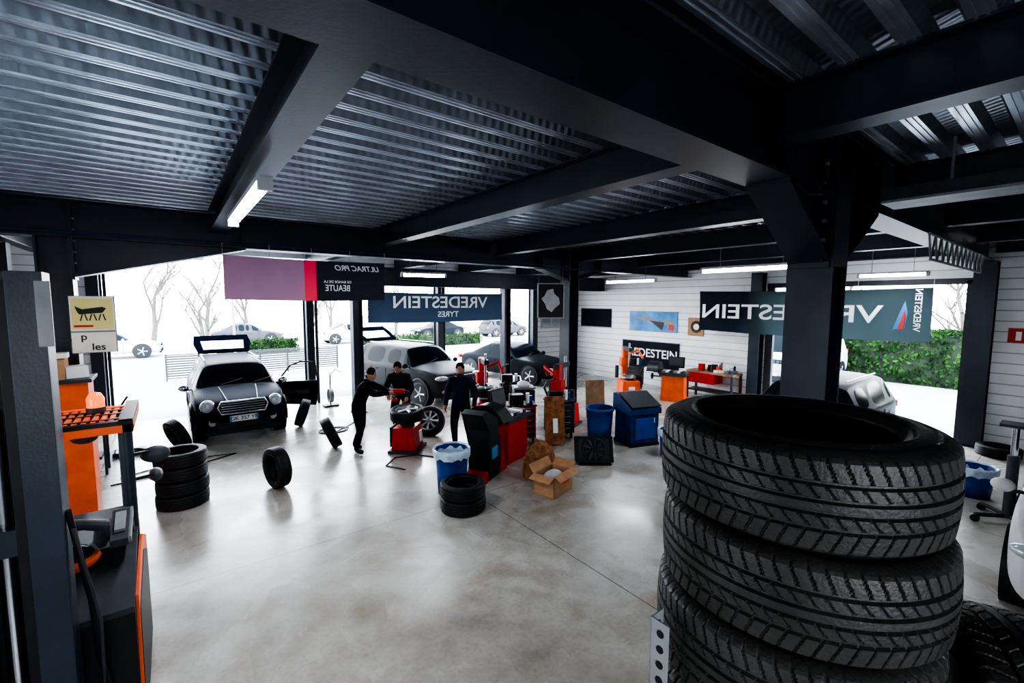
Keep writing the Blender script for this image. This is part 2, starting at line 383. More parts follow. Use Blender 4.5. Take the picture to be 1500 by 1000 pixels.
tyre('tyre',(2.42,11.45,.325),(.92,-.2,-.34))
tyre('tyre',(2.50,9.35,.32),(.9,-.15,.4))
b=MB()
def perf(b,x,y,z0,z1,sx,sy):
    b.b2((x,y,z0),(x+sx*.05,y+sy*.003,z1),'gray');b.b2((x,y,z0),(x+sx*.003,y+sy*.05,z1),'gray')
    z=z0+.04
    while z<z1-.02:
        b.cyl((x+sx*.028,y-sy*.002,z),(x+sx*.028,y+sy*.005,z),.010,'black',seg=8)
        b.cyl((x-sx*.002,y+sy*.028,z),(x+sx*.005,y+sy*.028,z),.010,'black',seg=8);z+=.04
for x,y,sx,sy in((.905,.615,1,-1),(.905,-.45,1,1),(2.15,.615,-1,-1),(2.15,-.45,-1,1)):
    perf(b,x,y,0,2.23 if(x<1 and y>0) else TZ,sx,sy)
for z in(.3,1.0,TZ-.02):
    b.b2((.91,-.44,z-.03),(2.14,.61,z+.018),'gray')
b.obj('storage_rack')

def wheel(b,c,ax,R=.33,w=.2,rimm='alu',spokes=5):
    c=Vector(c);ax=Vector(ax).normalized()
    rim=R*.66
    b.lathe([(rim,-w*.4),(R*.93,-w*.5),(R,-w*.36),(R,w*.36),(R*.93,w*.5),(rim,w*.42),(rim-.01,w*.3)],c,ax,'rubber',28)
    b.lathe([(rim,w*.42),(rim-.02,w*.36),(rim-.03,-w*.3)],c,ax,rimm,28)
    x,y=frame(ax)
    b.lathe([(0,w*.1),(rim*.9,w*.06)],c,ax,'black',24)
    for i in range(spokes):
        a=2*math.pi*i/spokes;d=x*math.cos(a)+y*math.sin(a)
        b.tube([c+ax*w*.36,c+ax*w*.38+d*rim*.5,c+ax*w*.36+d*(rim-.01)],[.035,.026,.034],rimm,8)
    b.lathe([(0,w*.42),(.05,w*.40),(.06,w*.3)],c,ax,rimm,16)

# ---------------------------------------------------------------- cars (front faces -Y)
def car(name,x,y,rot,L,W,H,paint,shape='suv',arch='black',hatch=False,door=False,style='suv',rimm='alu'):
    e=empty(name,(x,y,0),(0,0,rot));s=H/1.56;w=W/2;b=MB()
    if shape=='suv': cowl,rf,rr,tl=.25,.39,.88,.97
    elif shape=='sedan': cowl,rf,rr,tl=.30,.46,.66,.86
    elif shape=='van': cowl,rf,rr,tl=.14,.28,.96,.985
    bel={'suv':1.0,'sedan':.98,'van':1.05}[shape]*s if shape!='van' else 1.1
    rz=H;zl=.24;S=[]
    nz=.86*s if shape!='sedan' else .76*s
    S+= [(0.0,.30,.52*s,.54*s,.80,.5),(0.006,.26,nz-.10,nz-.07,.86,.58),(0.022,.24,nz-.03,nz+.0,.91,.62),(.05,zl,nz+.01,nz+.045,.955,.64)]
    S+= [(cowl*.55,zl,bel*.955,max(bel*.98,nz+.08),.99,.66),(cowl*.97,zl,bel*.985,bel*1.06,1.0,.68),(cowl*1.03,zl,bel,bel*1.09,1.0,.70)]
    k=(rf-cowl)
    S+= [(cowl+k*.5,zl,bel,bel+(rz-bel)*.60,1.0,.70),(rf-.012,zl,bel*1.005,rz-.055,1.0,.69),(rf+.02,zl,bel*1.005,rz-.015,1.0,.69)]
    m1=rf+(rr-rf)*.36;m2=rf+(rr-rf)*.42;m3=rf+(rr-rf)*.84;m4=rf+(rr-rf)*.92
    for t in(m1,m2,(m2+m3)/2,m3,m4): S.append((t,zl,bel*1.01,rz,1.0,.69))
    S.append((rr,zl,bel*1.03,rz-.03,.99,.67))
    if shape=='sedan':
        S.append(((rr+tl)/2,zl,bel*1.03,bel+(rz-bel)*.62,.98,.66));S.append((tl,zl,bel*1.03,bel*1.09,.96,.66));S.append((.98,zl+.02,bel,bel*1.05,.9,.62))
    else:
        S.append(((rr+tl)/2,zl,bel*1.02,rz-.14,.975,.63));S.append((tl,zl+.02,bel*1.0,bel*1.14,.94,.62));S.append((.985,zl+.02,.9*s,.95*s,.92,.6))
    S.append((1.0,zl+.12,.62*s,.66*s,.82,.55))
    rows=[]
    for t,z0,zb,zt,wf,wr in S:
        yy=-L/2+t*L;ww=w*wf;gh=zt-zb>.2
        if gh: f7=(w*wr+ (w*.93-w*wr)*max(0,1-(zt-zb)/(rz-bel)))
        else: f7=w*wr
        half=[(0,z0),(ww*.8,z0),(ww*.965,z0+.05),(ww,z0+.4*(zb-z0)),(ww*.99,zb-.10),(ww*.965,zb-.02),(ww*.935,zb+.012)]
        if gh: half+=[(f7*1.03,zt-.07),(f7*.9,zt-.008),(0,zt+.02)]
        else: half+=[(ww*.80,zb+(zt-zb)*.55+.01),(f7*.8,zt-.002),(0,zt+.015)]
        full=[(p,q) for p,q in half]+[(-p,q) for p,q in half[-2:0:-1]]
        row=[]
        for p,q in full:
            dy=0
            if t<.06: dy=.16*(abs(p)/w)**2.5
            if t>.97: dy=-.12*(abs(p)/w)**2.5
            row.append((p,yy+dy,q))
        rows.append(row)
    n=len(rows[0]);vs=[v for r in rows for v in r]
    iA=[i for i,q in enumerate(S) if abs(q[0]-rf+.012)<1e-6][0]
    pil=[iA,iA+2,iA+5];g=[];pt=[]
    for i in range(len(S)-1):
        ta=S[i][0];tb=S[i+1][0]
        for j in range(n):
            f=(i*n+j,i*n+(j+1)%n,(i+1)*n+(j+1)%n,(i+1)*n+j)
            jj=j if j<9 else n-1-j
            gl=False
            if jj==6 and ta>=cowl*1.02 and tb<=rr+.001 and i not in pil: gl=(shape!='van' or tb<.45)
            if jj in(7,8) and ta>=cowl*1.02 and tb<=rf: gl=True
            if shape in('sedan','suv') and jj in(7,8) and ta>=rr-.001 and tb<=tl+.001: gl=True
            (g if gl else pt).append(f)
    nf=len(pt)
    b.add(vs,pt+g+[tuple(range(n)),tuple(range((len(S)-1)*n,len(S)*n))[::-1]],paint,True)
    gi=b.mi('glass')
    for q in range(nf,nf+len(g)): b.m[q]=gi
    body=b.obj('body',e)
    bm=bmesh.new();bm.from_mesh(body.data);bmesh.ops.recalc_face_normals(bm,faces=bm.faces)
    cl=bm.edges.layers.float.get('crease_edge') or bm.edges.layers.float.new('crease_edge')
    for ed in bm.edges:
        if len({f.material_index for f in ed.link_faces})>1: ed[cl]=.75
    bm.to_mesh(body.data);bm.free()
    sb=body.modifiers.new('s','SUBSURF');sb.levels=2;sb.render_levels=2
    b=MB();R=.345 if style!='sedan' else .335
    yf=-L/2+.19*L;yr=-L/2+.82*L
    for sx in(-1,1):
        for yy in(yf,yr):
            b.cyl((sx*(w-.26),yy,R+.01),(sx*(w+.004),yy,R+.01),R+.055,'black',seg=28)
            if arch=='black':
                pts=[(sx*(w-.005),yy+(R+.075)*math.cos(a),R+.01+(R+.075)*math.sin(a)) for a in [math.pi*q/12-.12 for q in range(14)]]
                b.tube(pts,.032,'black',6)
            wheel(b,(sx*(w-.09),yy,R),(sx,0,0),R,.2,rimm,5)
        if arch=='black': b.box((sx*(w-.01),(yf+yr)/2,.30),(.05,(yr-yf)-.8,.14),'black')
        my=-L/2+(cowl+.055)*L
        b.sph((sx*(w+.10),my,bel+.06),(.10,.06,.075),paint if style!='mini' else 'chrome',12,8)
        b.box((sx*(w-.0),my,bel+.02),(.12,.04,.03),'black')
        for q in(.47,.66):
            b.box((sx*(w+.004),-L/2+q*L,bel-.14),(.02,.16,.025),'chrome' if style=='mini' else paint)
        for q in(.36,.55,.72):
            b.box((sx*(w-.004),-L/2+q*L,.62*s),(.012,.008,.56*s),'black')
        b.tube([(sx*w*.62,-L/2+rf*L+.15,rz+.03),(sx*w*.62,-L/2+rr*L-.2,rz+.03)],.014,'alu' if shape=='suv' else 'black',6)
    yf0=-L/2
    if style=='mini':
        for sx in(-1,1):
            b.sph((sx*w*.70,yf0+.16,.80),(.14,.09,.14),'chrome',18,12);b.sph((sx*w*.70,yf0+.125,.80),(.12,.085,.12),'lamp',18,12)
            b.sph((sx*w*.62,yf0+.05,.47),(.075,.04,.075),'lamp',12,8)
            b.tube([(sx*.28,yf0+.10,.905),(sx*.33,yf0+.6,1.005),(sx*.36,yf0+.95,1.06)],.014,'gray',6)
        P=[(-.46,.78),(-.40,.90),(.40,.90),(.46,.78),(.40,.64),(-.40,.64)]
        b.prism([(p,yf0-.015,q) for p,q in P],(0,.08,0),'black')
        b.tube([(p,yf0-.02,q) for p,q in P+P[:1]],.02,'chrome',8)
        for z in(.70,.75,.80,.85): b.tube([(-.40,yf0-.02,z),(.40,yf0-.02,z)],.009,'chrome',6)
        b.box((0,yf0+.0,.52),(1.2,.06,.05),'navy');b.box((0,yf0+.0,.40),(1.0,.08,.14),'black');b.box((0,yf0-.035,.53),(.52,.02,.12),'plate')
        b.box((-.245,yf0-.047,.53),(.035,.004,.12),'tblue');b.box((.245,yf0-.047,.53),(.035,.004,.12),'tblue')
        b.box((0,yf0+.08,.26),(1.4,.12,.10),'black')
    else:
        zt=.78*s if style!='sedan' else .60
        for sx in(-1,1):
            b.sph((sx*w*.74,yf0+.15,zt),(.20,.11,.07),'lamp',16,10,(0,0,sx*.35));b.sph((sx*w*.70,yf0+.09,.45),(.08,.04,.05),'lamp',10,8)
        P=[(-.52,zt+.04),(.52,zt+.04),(.46,zt-.13),(-.46,zt-.13)]
        b.prism([(p,yf0-.012,q) for p,q in P],(0,.08,0),'black');b.tube([(p,yf0-.014,q) for p,q in P+P[:1]],.012,'chrome',6)
        for i in range(7): b.box((-.39+i*.13,yf0-.02,zt-.045),(.085,.02,.10),'dark')
        b.box((0,yf0,.38),(1.1,.08,.16),'black');b.box((0,yf0-.03,.50),(.52,.02,.11),'plate');b.box((0,yf0+.08,.26),(1.4,.12,.09),'black')
    for sx in(-1,1): b.box((sx*w*.84,L/2-.06,.85*s),(.16,.1,.14),'tred')
    yc=-L/2+cowl*L
    for sx in(-.3,.35): b.tube([(sx,yc-.02,bel*1.09+.02),(sx+.42,yc+.10,bel*1.09+.11)],.008,'black',5)
    b.obj('trim_parts',e)
    if style=='mini': text('GK 357 YF',.11,'tblack',e,(0,yf0-.048,.53),(math.pi/2,0,0))
    if hatch:
        b=MB();h0=Vector((0,-L/2+rr*L+.02,rz+.01));a=math.radians(24);ln=.95;ww=w*.66
        d=Vector((0,math.cos(a),math.sin(a)));nn=Vector((0,-math.sin(a),math.cos(a)))
        def q(u,v,o=0): return h0+Vector((u,0,0))+d*v+nn*o
        P=[(-ww,0),(ww,0),(ww*1.15,ln*.55),(ww*1.1,ln),(-ww*1.1,ln),(-ww*1.15,ln*.55)]
        G=[(-ww*.8,.14),(ww*.8,.14),(ww*.88,ln*.72),(-ww*.88,ln*.72)]
        b.prism([q(*G[0],.01),q(*G[1],.01),q(*G[2],.01),q(*G[3],.01)],nn*.015,'lgray')  # tailgate glass in pale gray, standing in for brightness seen through it
        for poly in([P[0],P[1],G[1],G[0]],[P[1],P[2],G[2],G[1]],[P[0],G[0],G[3],P[5]],[G[3],G[2],P[2],P[3],P[4],P[5]]):
            b.prism([q(*p) for p in poly],nn*.05,'hatch')
        b.prism([q(-ww*.6,ln*.97),q(ww*.6,ln*.97),q(ww*.55,ln*.97,-.12),q(-ww*.55,ln*.97,-.12)],d*.04,'hatch')
        for sx in(-1,1): b.cyl(q(sx*ww*.95,ln*.5),(sx*ww*1.05,h0.y+.25,rz-.45),.012,'black',seg=6)
        b.obj('tailgate',e)
    if door:
        b=MB();hy=-L/2+.37*L;e2=empty('open_door',(w-.02,hy,0),(0,0,-math.radians(28)));e2.parent=e
        b.prism([(0,-.03,.42),(.95,-.03,.36),(1.02,-.03,.7),(1.0,-.03,1.0),(0,-.03,.98)],(0,.07,0),paint)
        b.tube([(.05,0,.98),(.35,0,1.38),(.6,0,1.48),(.95,0,1.46),(1.0,0,1.0)],.022,'black',8)
        b.box((.5,-.045,.72),(.6,.03,.1),'dark');b.box((.55,-.05,.55),(.5,.04,.16),'black');b.cyl((.2,-.03,.56),(.2,-.05,.56),.09,'gray')
        b.obj('door_panel',e2)
    return e
car('compact_car',1.15,12.95,0,4.1,1.79,1.56,'navy','suv','black',True,True,'mini')
car('suv',6.15,13.25,.25,4.4,1.85,1.65,'gpaint','suv','black',True,False,'suv')
car('sedan',10.75,13.9,.22,4.7,1.85,1.42,'dpaint','sedan','paint',False,False,'sedan')
car('estate_car',10.6,3.4,-math.pi/2,4.4,1.8,1.46,'spaint','suv','paint',False,False,'suv')
car('white_hatchback_car',8.05,-.5,-math.pi/2,4.2,1.8,1.48,'wpaint','suv','paint',False,False,'suv')
for x,y,r,p,sh in((-2.6,31,math.pi/2,'wpaint','sedan'),(-9.5,31,math.pi/2,'wpaint','suv'),(4.2,36,math.pi/2,'spaint','sedan'),(10.5,33,math.pi/2,'wpaint','sedan'),(17.5,33,-math.pi/2,'dpaint','sedan'),(23.5,32,math.pi/2,'spaint','suv')):
    car('parked_car',x,y,r,4.4,1.8,1.45,p,sh,'paint',False,False,'suv')
car('white_van',19.2,6.9,-math.pi/2,4.9,1.95,2.0,'wpaint','van','paint',False,False,'suv')

# ---------------------------------------------------------------- people
def person(name,loc,heading,J,mats,beard=False,items=None):
    e=empty(name,loc,(0,0,math.atan2(-heading[0],heading[1])))
    D=dict(pelvis=(0,0,.95),waist=(0,0,1.08),chest=(0,.0,1.28),upchest=(0,0,1.40),neck=(0,.0,1.48),head=(0,.01,1.53),
      rs=(.19,0,1.41),re=(.27,-.02,1.14),rw=(.28,.10,.90),ls=(-.19,0,1.41),le=(-.27,-.02,1.14),lw=(-.28,.10,.90),
      rh=(.10,0,.90),rk=(.12,.03,.50),ra=(.13,-.02,.10),rt=(.15,.14,.045),lh=(-.10,0,.90),lk=(-.12,.03,.50),la=(-.13,-.02,.10),lt=(-.15,.14,.045),headc=(0,.03,1.63),tilt=0.)
    D.update(J)
    names=['pelvis','waist','chest','upchest','neck','head','rs','re','rw','ls','le','lw','rh','rk','ra','rt','lh','lk','la','lt']
    rad=dict(pelvis=(.175,.14),waist=(.175,.135),chest=(.205,.15),upchest=(.175,.13),neck=(.062,.064),head=(.055,.058),
      rs=(.092,.095),re=(.070,.070),rw=(.044,.046),rh=(.125,.125),rk=(.082,.084),ra=(.060,.062),rt=(.05,.038))
    for k in('s','e','w','h','k','a','t'): rad['l'+k]=rad['r'+k]
    ed=[('pelvis','waist'),('waist','chest'),('chest','upchest'),('upchest','neck'),('neck','head'),('upchest','rs'),('rs','re'),('re','rw'),('upchest','ls'),('ls','le'),('le','lw'),
        ('pelvis','rh'),('rh','rk'),('rk','ra'),('ra','rt'),('pelvis','lh'),('lh','lk'),('lk','la'),('la','lt')]
    me=bpy.data.meshes.new(name+'_sk');me.from_pydata([D[k] for k in names],[(names.index(a),names.index(c)) for a,c in ed],[])
    o=bpy.data.objects.new('tmp',me);scene.collection.objects.link(o)
    sk=o.modifiers.new('s','SKIN');sk.use_smooth_shade=True
    for i,k in enumerate(names):
        sv=me.skin_vertices[0].data[i];sv.radius=rad[k];sv.use_root=(i==0)
    ss=o.modifiers.new('ss','SUBSURF');ss.levels=2;ss.render_levels=2
    dg=C.evaluated_depsgraph_get();m2=bpy.data.meshes.new_from_object(o.evaluated_get(dg));bpy.data.objects.remove(o)
    m2.materials.clear()
    for mt in mats: m2.materials.append(M[mt])
    segs=[(Vector(D[a]),Vector(D[c]),'shoe' if (a,c) in(('ra','rt'),('la','lt')) else 'skin' if (a,c)==('neck','head') else 'leg' if c in('rk','ra','lk','la') or a=='pelvis' and c in('rh','lh') else 'top') for a,c in ed]
    idx=dict(top=0,leg=1,shoe=2,skin=3)
    for p in m2.polygons:
        c=p.center;best=None
        for a,d,l in segs:
            t=max(0,min(1,(c-a).dot(d-a)/max(1e-9,(d-a).length_squared)));q=(c-(a+(d-a)*t)).length
            if l=='top': q-=.05
            if best is None or q<best[0]: best=(q,l)
        p.material_index=idx[best[1]];p.use_smooth=True
    ob=bpy.data.objects.new('body',m2);scene.collection.objects.link(ob);ob.parent=e
    b=MB()
    for sd,sg in(('r',1),('l',-1)):
        el=Vector(D[sd+'e']);wr=Vector(D[sd+'w']);d=(wr-el).normalized()
        side=Vector((0,1,0)) if abs(d.y)<.7 else Vector((1*-sg,0,0))
        lat=(side-d*side.dot(d)).normalized();pn=d.cross(lat)*(sg)
        if pn.dot(Vector((-sg,0,-.5)))<0: pn=-pn
        b.cyl(wr-d*.05,wr-d*.0,.046,mats[0],.048,seg=14)
        b.tube([wr-d*.02,wr+d*.03,wr+d*.085],[.028,.038,.036],mats[3],10)
        for i,(off,ln) in enumerate(((.030,.075),(.010,.085),(-.010,.078),(-.030,.06))):
            p0=wr+d*.075+lat*off;p1=p0+d*ln*.45+pn*.008;p2=p1+d*ln*.3+pn*ln*.28;p3=p2+d*ln*.08+pn*ln*.3
            b.tube([p0,p1,p2,p3],[.0105,.0098,.009,.007],mats[3],8)
        p0=wr+d*.02+lat*.03;b.tube([p0,p0+lat*.025+d*.025,p0+lat*.03+d*.055+pn*.015,p0+lat*.025+d*.075+pn*.03],[.014,.013,.011,.008],mats[3],8)
    b.obj('hands',e)
    b=MB();h=Vector(D['headc']);T=Matrix.Translation(h)@Euler((-D['tilt'],0,D.get('yaw',0))).to_matrix().to_4x4();b.M=T
    b.sph((0,0,.01),(.078,.098,.118),mats[3],20,14);b.sph((0,.03,-.05),(.058,.065,.065),mats[3],16,10)
    b.tube([(0,.09,.02),(0,.112,-.015),(0,.10,-.03)],[.010,.017,.012],mats[3],8)
    for sx in(-1,1):
        b.sph((sx*.08,-.005,-.005),(.012,.022,.032),mats[3],10,8);b.sph((sx*.031,.085,.012),(.014,.01,.008),'white',8,6);b.sph((sx*.031,.093,.012),(.006,.005,.006),'black',8,6)
        b.tube([(sx*.048,.082,.03),(sx*.018,.092,.034)],.005,'hair',6)
    b.tube([(-.024,.088,-.055),(0,.096,-.056),(.024,.088,-.055)],.005,'red',6)
    b.lathe([(.083,.0),(.086,.03),(.083,.06),(.068,.095),(.035,.118),(0,.123)],(0,-.008,.03),(0,-.12,1),mats[4],22)
    b.lathe([(.08,-.004),(.09,.0),(.092,.03),(.085,.034)],(0,-.008,.028),(0,-.12,1),mats[4],22)
    b.sph((0,-.03,-.03),(.07,.07,.06),'hair',14,8)
    if beard: b.sph((0,.045,-.068),(.056,.055,.05),'hair',14,8)
    b.M=Matrix();b.obj('head',e)
    b=MB();nk=Vector(D['neck']);b.lathe([(.085,-.05),(.095,-.01),(.082,.025),(.065,.02)],nk,Vector(D['head'])-nk+Vector((0,0,.001)),mats[0],16);b.obj('collar',e)
    if items:
        b=MB();items(b,D);b.obj('held_tool',e)
    return e
def gun(b,D):
    a=(Vector(D['rw'])+Vector(D['lw']))/2+Vector((0,.10,.0))
    b.cyl(a+Vector((0,-.02,.03)),a+Vector((0,.20,.03)),.045,'red');b.cyl(a+Vector((0,.2,.03)),a+Vector((0,.28,.03)),.02,'dark');b.box(a+Vector((0,0,-.05)),(.04,.05,.16),'dark');b.box(a+Vector((0,0,-.14)),(.07,.1,.05),'red')
person('mechanic',(2.86,8.72,0),(.794,-.607),dict(waist=(0,.04,1.07),chest=(0,.11,1.24),upchest=(0,.16,1.35),neck=(0,.20,1.43),head=(0,.22,1.48),headc=(0,.26,1.56),tilt=.35,
   rs=(.19,.17,1.35),re=(.22,.40,1.22),rw=(.07,.62,1.22),ls=(-.19,.17,1.35),le=(-.22,.42,1.24),lw=(-.07,.62,1.20),rk=(.13,.08,.50),lk=(-.14,.02,.5),la=(-.15,-.15,.10),lt=(-.16,0,.045)),
   ('cloth_black','cloth_black','black','skin','cloth_black'),items=gun)
person('mechanic',(4.1,9.5,0),(-.55,-.75),dict(waist=(0,.05,1.06),chest=(0,.14,1.22),upchest=(0,.2,1.33),neck=(0,.25,1.41),head=(0,.27,1.46),headc=(0,.31,1.54),tilt=.5,
   rs=(.19,.2,1.33),re=(.28,.30,1.08),rw=(.18,.50,.98),ls=(-.19,.2,1.33),le=(-.29,.25,1.08),lw=(-.22,.40,.90),rk=(.15,.12,.5),lk=(-.13,.02,.5),rh=(.11,0,.9)),
   ('cloth_gray','cloth_black','black','skin','cloth_black'))
person('mechanic',(4.62,7.75,0),(-.75,-.66),dict(re=(.30,-.04,1.14),rw=(.30,.08,.90),le=(-.30,-.05,1.15),lw=(-.29,.03,.89),rk=(.13,.05,.5),lk=(-.14,-.02,.5),la=(-.17,-.12,.1),lt=(-.2,.03,.045),tilt=.1,yaw=.2),
   ('cloth_navy','cloth_black','black','skin','cloth_black'),beard=True)

# ---------------------------------------------------------------- workshop equipment
def tyre_changer(x,y,rot,s=1.,col='red',withtyre=True):
    e=empty('tyre_changer',(x,y,0),(0,0,rot));b=MB()
    b.prism([(-.28*s,-.35,0),(.28*s,-.35,0),(.24*s,-.33,.52),(-.24*s,-.33,.52)],(0,.66,0),col)
    b.box((0,0,.03),(.66,.8,.05),'dark');b.cyl((0,0,.5),(0,0,.62),.16,'dark',seg=24);b.cyl((0,0,.6),(0,0,.64),.24,'alu',seg=8)
    for i in range(4):
        a=i*math.pi/2+.4;b.box((.2*math.cos(a),.2*math.sin(a),.66),(.12,.05,.05),'gray',(0,0,a))
    b.b2((-.08,.38,0),(.08,.56,1.55),col);b.box((0,.2,1.5),(.12,.75,.12),'dark');b.cyl((0,-.02,.95),(0,-.02,1.7),.03,'chrome');b.box((0,-.02,.93),(.06,.14,.05),'dark')
    b.b2((-.14,.34,.9),(.14,.60,1.2),col);b.tube([(.1,.45,1.3),(.4,.3,1.45),(.45,0,1.2)],.04,col)
    b.box((.36,.1,.45),(.05,.5,.4),'black');b.tube([(.36,.1,.6),(.5,.1,.9),(.5,-.1,1.0)],.03,'dark')
    for i in range(3): b.box((-.12+.12*i,-.42,.05),(.08,.14,.03),'gray')
    b.cyl((-.3,.3,.55),(-.3,.3,.95),.06,'dark')
    b.box((0,-.352,.3),(.2,.01,.1),'white')
    b.obj('machine',e,.008)
    if withtyre:
        b=MB();wheel(b,(0,0,.78),(0,0,1),.33,.2,'alu');b.obj('mounted_wheel',e)
    return e
e=empty('tyre_changer',(3.72,8.35,0),(0,0,2.4));b=MB()
b.prism([(-.25,-.28,0),(.25,-.28,0),(.2,-.26,.5),(-.2,-.26,.5)],(0,.54,0),'red');b.box((0,0,.03),(.6,.66,.05),'dark');b.cyl((0,0,.5),(0,0,.62),.15,'dark')
b.prism([(-.2,-.285,.12),(.2,-.285,.12),(.18,-.275,.42),(-.18,-.275,.42)],(0,.01,0),'tred');b.box((-.28,0,.3),(.02,.14,.22),'white',(0,.09,0));b.box((.28,0,.3),(.04,.4,.4),'black');b.obj('machine',e,.008)
b=MB();wheel(b,(0,0,.74),(0,.12,1),.34,.22,'alu');b.obj('mounted_wheel',e)
b=MB();wheel(b,(0,0,0),(0,0,1),.34,.21,'alu',8);b.obj('alloy_wheel',None,0,(4.55,9.0,.30),rot_to((-.55,-.62,.55)))
b=MB();wheel(b,(0,0,0),(0,0,1),.33,.21,'alu',8);b.obj('alloy_wheel',None,0,(5.25,7.9,.30),rot_to((-.7,-.5,.5)))
tyre_changer(11.6,9.0,-.6,1.1,'orange',False)
tyre_changer(7.55,7.75,2.0,1.0,'red',False)
tyre_changer(6.2,9.2,-.4,1.0,'red',True)
def balancer(x,y,rot,col):
    e=empty('wheel_balancer',(x,y,0),(0,0,rot));b=MB()
    b.prism([(-.35,-.25,0),(.35,-.25,0),(.32,-.25,.78),(-.32,-.25,.78)],(0,.5,0),col)
    b.box((0,0,.83),(.78,.6,.1),'dark');b.box((0,.24,1.15),(.5,.06,.34),'black',(-.2,0,0));b.box((0,.2,1.16),(.42,.01,.26),'dark',(-.2,0,0));b.cyl((0,.24,.85),(0,.24,1.1),.04,'dark')
    b.cyl((-.35,0,.7),(-.68,0,.7),.03,'chrome');b.lathe([(0,0),(.09,.02),(.1,.06),(0,.1)],(-.62,0,.7),(-1,0,0),'dark',20)
    vs=[];n=12
    for i in range(n+1):
        a=math.pi*(.02+.85*i/n)
        for xx in(-.75,-.42): vs.append((xx,.45*math.cos(a)-.0,.72+.45*math.sin(a)))
    b.add(vs,[(2*i,2*i+1,2*i+3,2*i+2) for i in range(n)],'black',True)
    vs=[(-.42,0,.72)]+[(-.42,.45*math.cos(math.pi*(.02+.85*i/n)),.72+.45*math.sin(math.pi*(.02+.85*i/n))) for i in range(n+1)]
    b.add(vs,[tuple(range(n+2))],'black')
    for i in range(6): b.box((-.28+.11*i,-.08,.9),(.09,.3,.05),('gray','white','dark')[i%3])
    b.obj('machine',e,.006)
    return e
balancer(5.05,6.75,.35,'red')
balancer(12.2,7.75,-1.2,'orange')
e=empty('wheel_lift',(4.15,6.35,0),(0,0,.5));b=MB()
b.prism([(-.2,-.3,0),(.2,-.3,0),(.3,-.3,.3),(.12,-.3,1.0),(-.3,-.3,1.22),(-.45,-.3,1.17),(-.2,-.3,.85)],(0,.4,0),'black');b.box((-.02,-.31,.45),(.2,.02,.2),'tblue');b.prism([(.2,-.31,0),(.5,-.31,0),(.28,-.31,.45)],(0,.38,0),'red');b.prism([(-.55,-.31,0),(-.25,-.31,0),(-.25,-.31,.18)],(0,.38,0),'red')
b.obj('machine',e,.015)
def bin_(x,y,h,r,col='blue',liner=True):
    e=empty('waste_bin',(x,y,0));b=MB();b.lathe([(0,.01),(r*.82,.01),(r*.84,.0),(r*.92,h*.5),(r,h),(r+.02,h),(r+.02,h-.05),(r-.0,h-.06),(r*.97,h-.0),(r*.8,.04),(0,.04)],(0,0,0),(0,0,1),col,32)
    b.obj('bin',e)
    if liner:
        b=MB();seg=40;vs=[];prof=[(r*.9,h-.12),(r*.99,h+.0),(r+.02,h+.025),(r+.035,h),(r+.035,h-.04),(r+.03,h-.09)]
        for k in range(seg):
            a=2*math.pi*k/seg
            for i,(q,z) in enumerate(prof):
                w=1+.02*math.sin(a*9+i)+.015*random.random();vs.append((q*w*math.cos(a),q*w*math.sin(a),z-(.04*random.random() if i==5 else 0)))
        n=len(prof);b.add(vs,[(k*n+i,((k+1)%seg)*n+i,((k+1)%seg)*n+i+1,k*n+i+1) for k in range(seg) for i in range(n-1)],'bag',True);b.obj('liner_bag',e)
        b=MB();b.lathe([(0,h-.16),(r*.5,h-.13),(r*.92,h-.1)],(0,0,0),(0,0,1),'bag',20);b.obj('contents',e)
bin_(3.42,6.02,.70,.26)
bin_(7.3,6.4,.74,.29,'blue',False)
bin_(7.75,4.95,.5,.22)
bin_(9.9,1.0,.46,.24)
e=empty('cardboard_box',(4.72,5.08,0),(0,0,.25));b=MB();w,d,h,t=.54,.38,.32,.008
b.b2((-w/2,-d/2,0),(w/2,d/2,t),'card');b.b2((-w/2,-d/2,0),(w/2,-d/2+t,h),'card');b.b2((-w/2,d/2-t,0),(w/2,d/2,h),'card');b.b2((-w/2,-d/2,0),(-w/2+t,d/2,h),'card');b.b2((w/2-t,-d/2,0),(w/2,d/2,h),'card')
b.box((0,-d/2-.06,h+.0),(w,.14,t),'card',(.5,0,0));b.box((0,d/2+.05,h+.06),(w,.15,t),'card',(.9,0,0));b.box((w/2+.05,0,h+.05),(.15,d,t),'card',(0,-.7,0));b.box((-w/2-.06,0,h-.02),(.15,d,t),'card',(0,-.35,0))
b.box((.1,-d/2-.002,.18),(.16,.004,.05),'tred');b.sph((0,0,.2),(.22,.15,.14),'lgray',12,8);b.obj('box',e)
b=MB();seg,ring=26,16;vs=[]
for i in range(ring+1):
    t=math.pi*.5*i/ring
    for k in range(seg):
        a=2*math.pi*k/seg;v=Vector((.32*math.cos(t)**.7*math.cos(a) if i<ring else 0,.27*math.cos(t)**.7*math.sin(a) if i<ring else 0,.58*math.sin(t)))
        nz=noise.noise(v*6)*.09+noise.noise(v*15)*.05;v=v*(1+nz*1.4);vs.append((v.x,v.y,max(0,v.z)))
b.add(vs,[(i*seg+k,i*seg+(k+1)%seg,(i+1)*seg+(k+1)%seg,(i+1)*seg+k) for i in range(ring) for k in range(seg)],'card2');b.obj('crumpled_packing_paper',None,0,(5.0,5.72,0))
e=empty('radiator_fan',(6.15,5.5,0),(0,0,-.65));b=MB()
T=Matrix.Rotation(math.radians(-20),4,'X')@Matrix.Translation((0,0,.26));b.M=T
b.b2((-.36,-.03,-.24),(.36,.03,-.19),'black');b.b2((-.36,-.03,.19),(.36,.03,.24),'black');b.b2((-.36,-.03,-.24),(-.31,.03,.24),'black');b.b2((.31,-.03,-.24),(.36,.03,.24),'black');b.b2((-.33,.02,-.22),(.33,.045,.22),'dark')
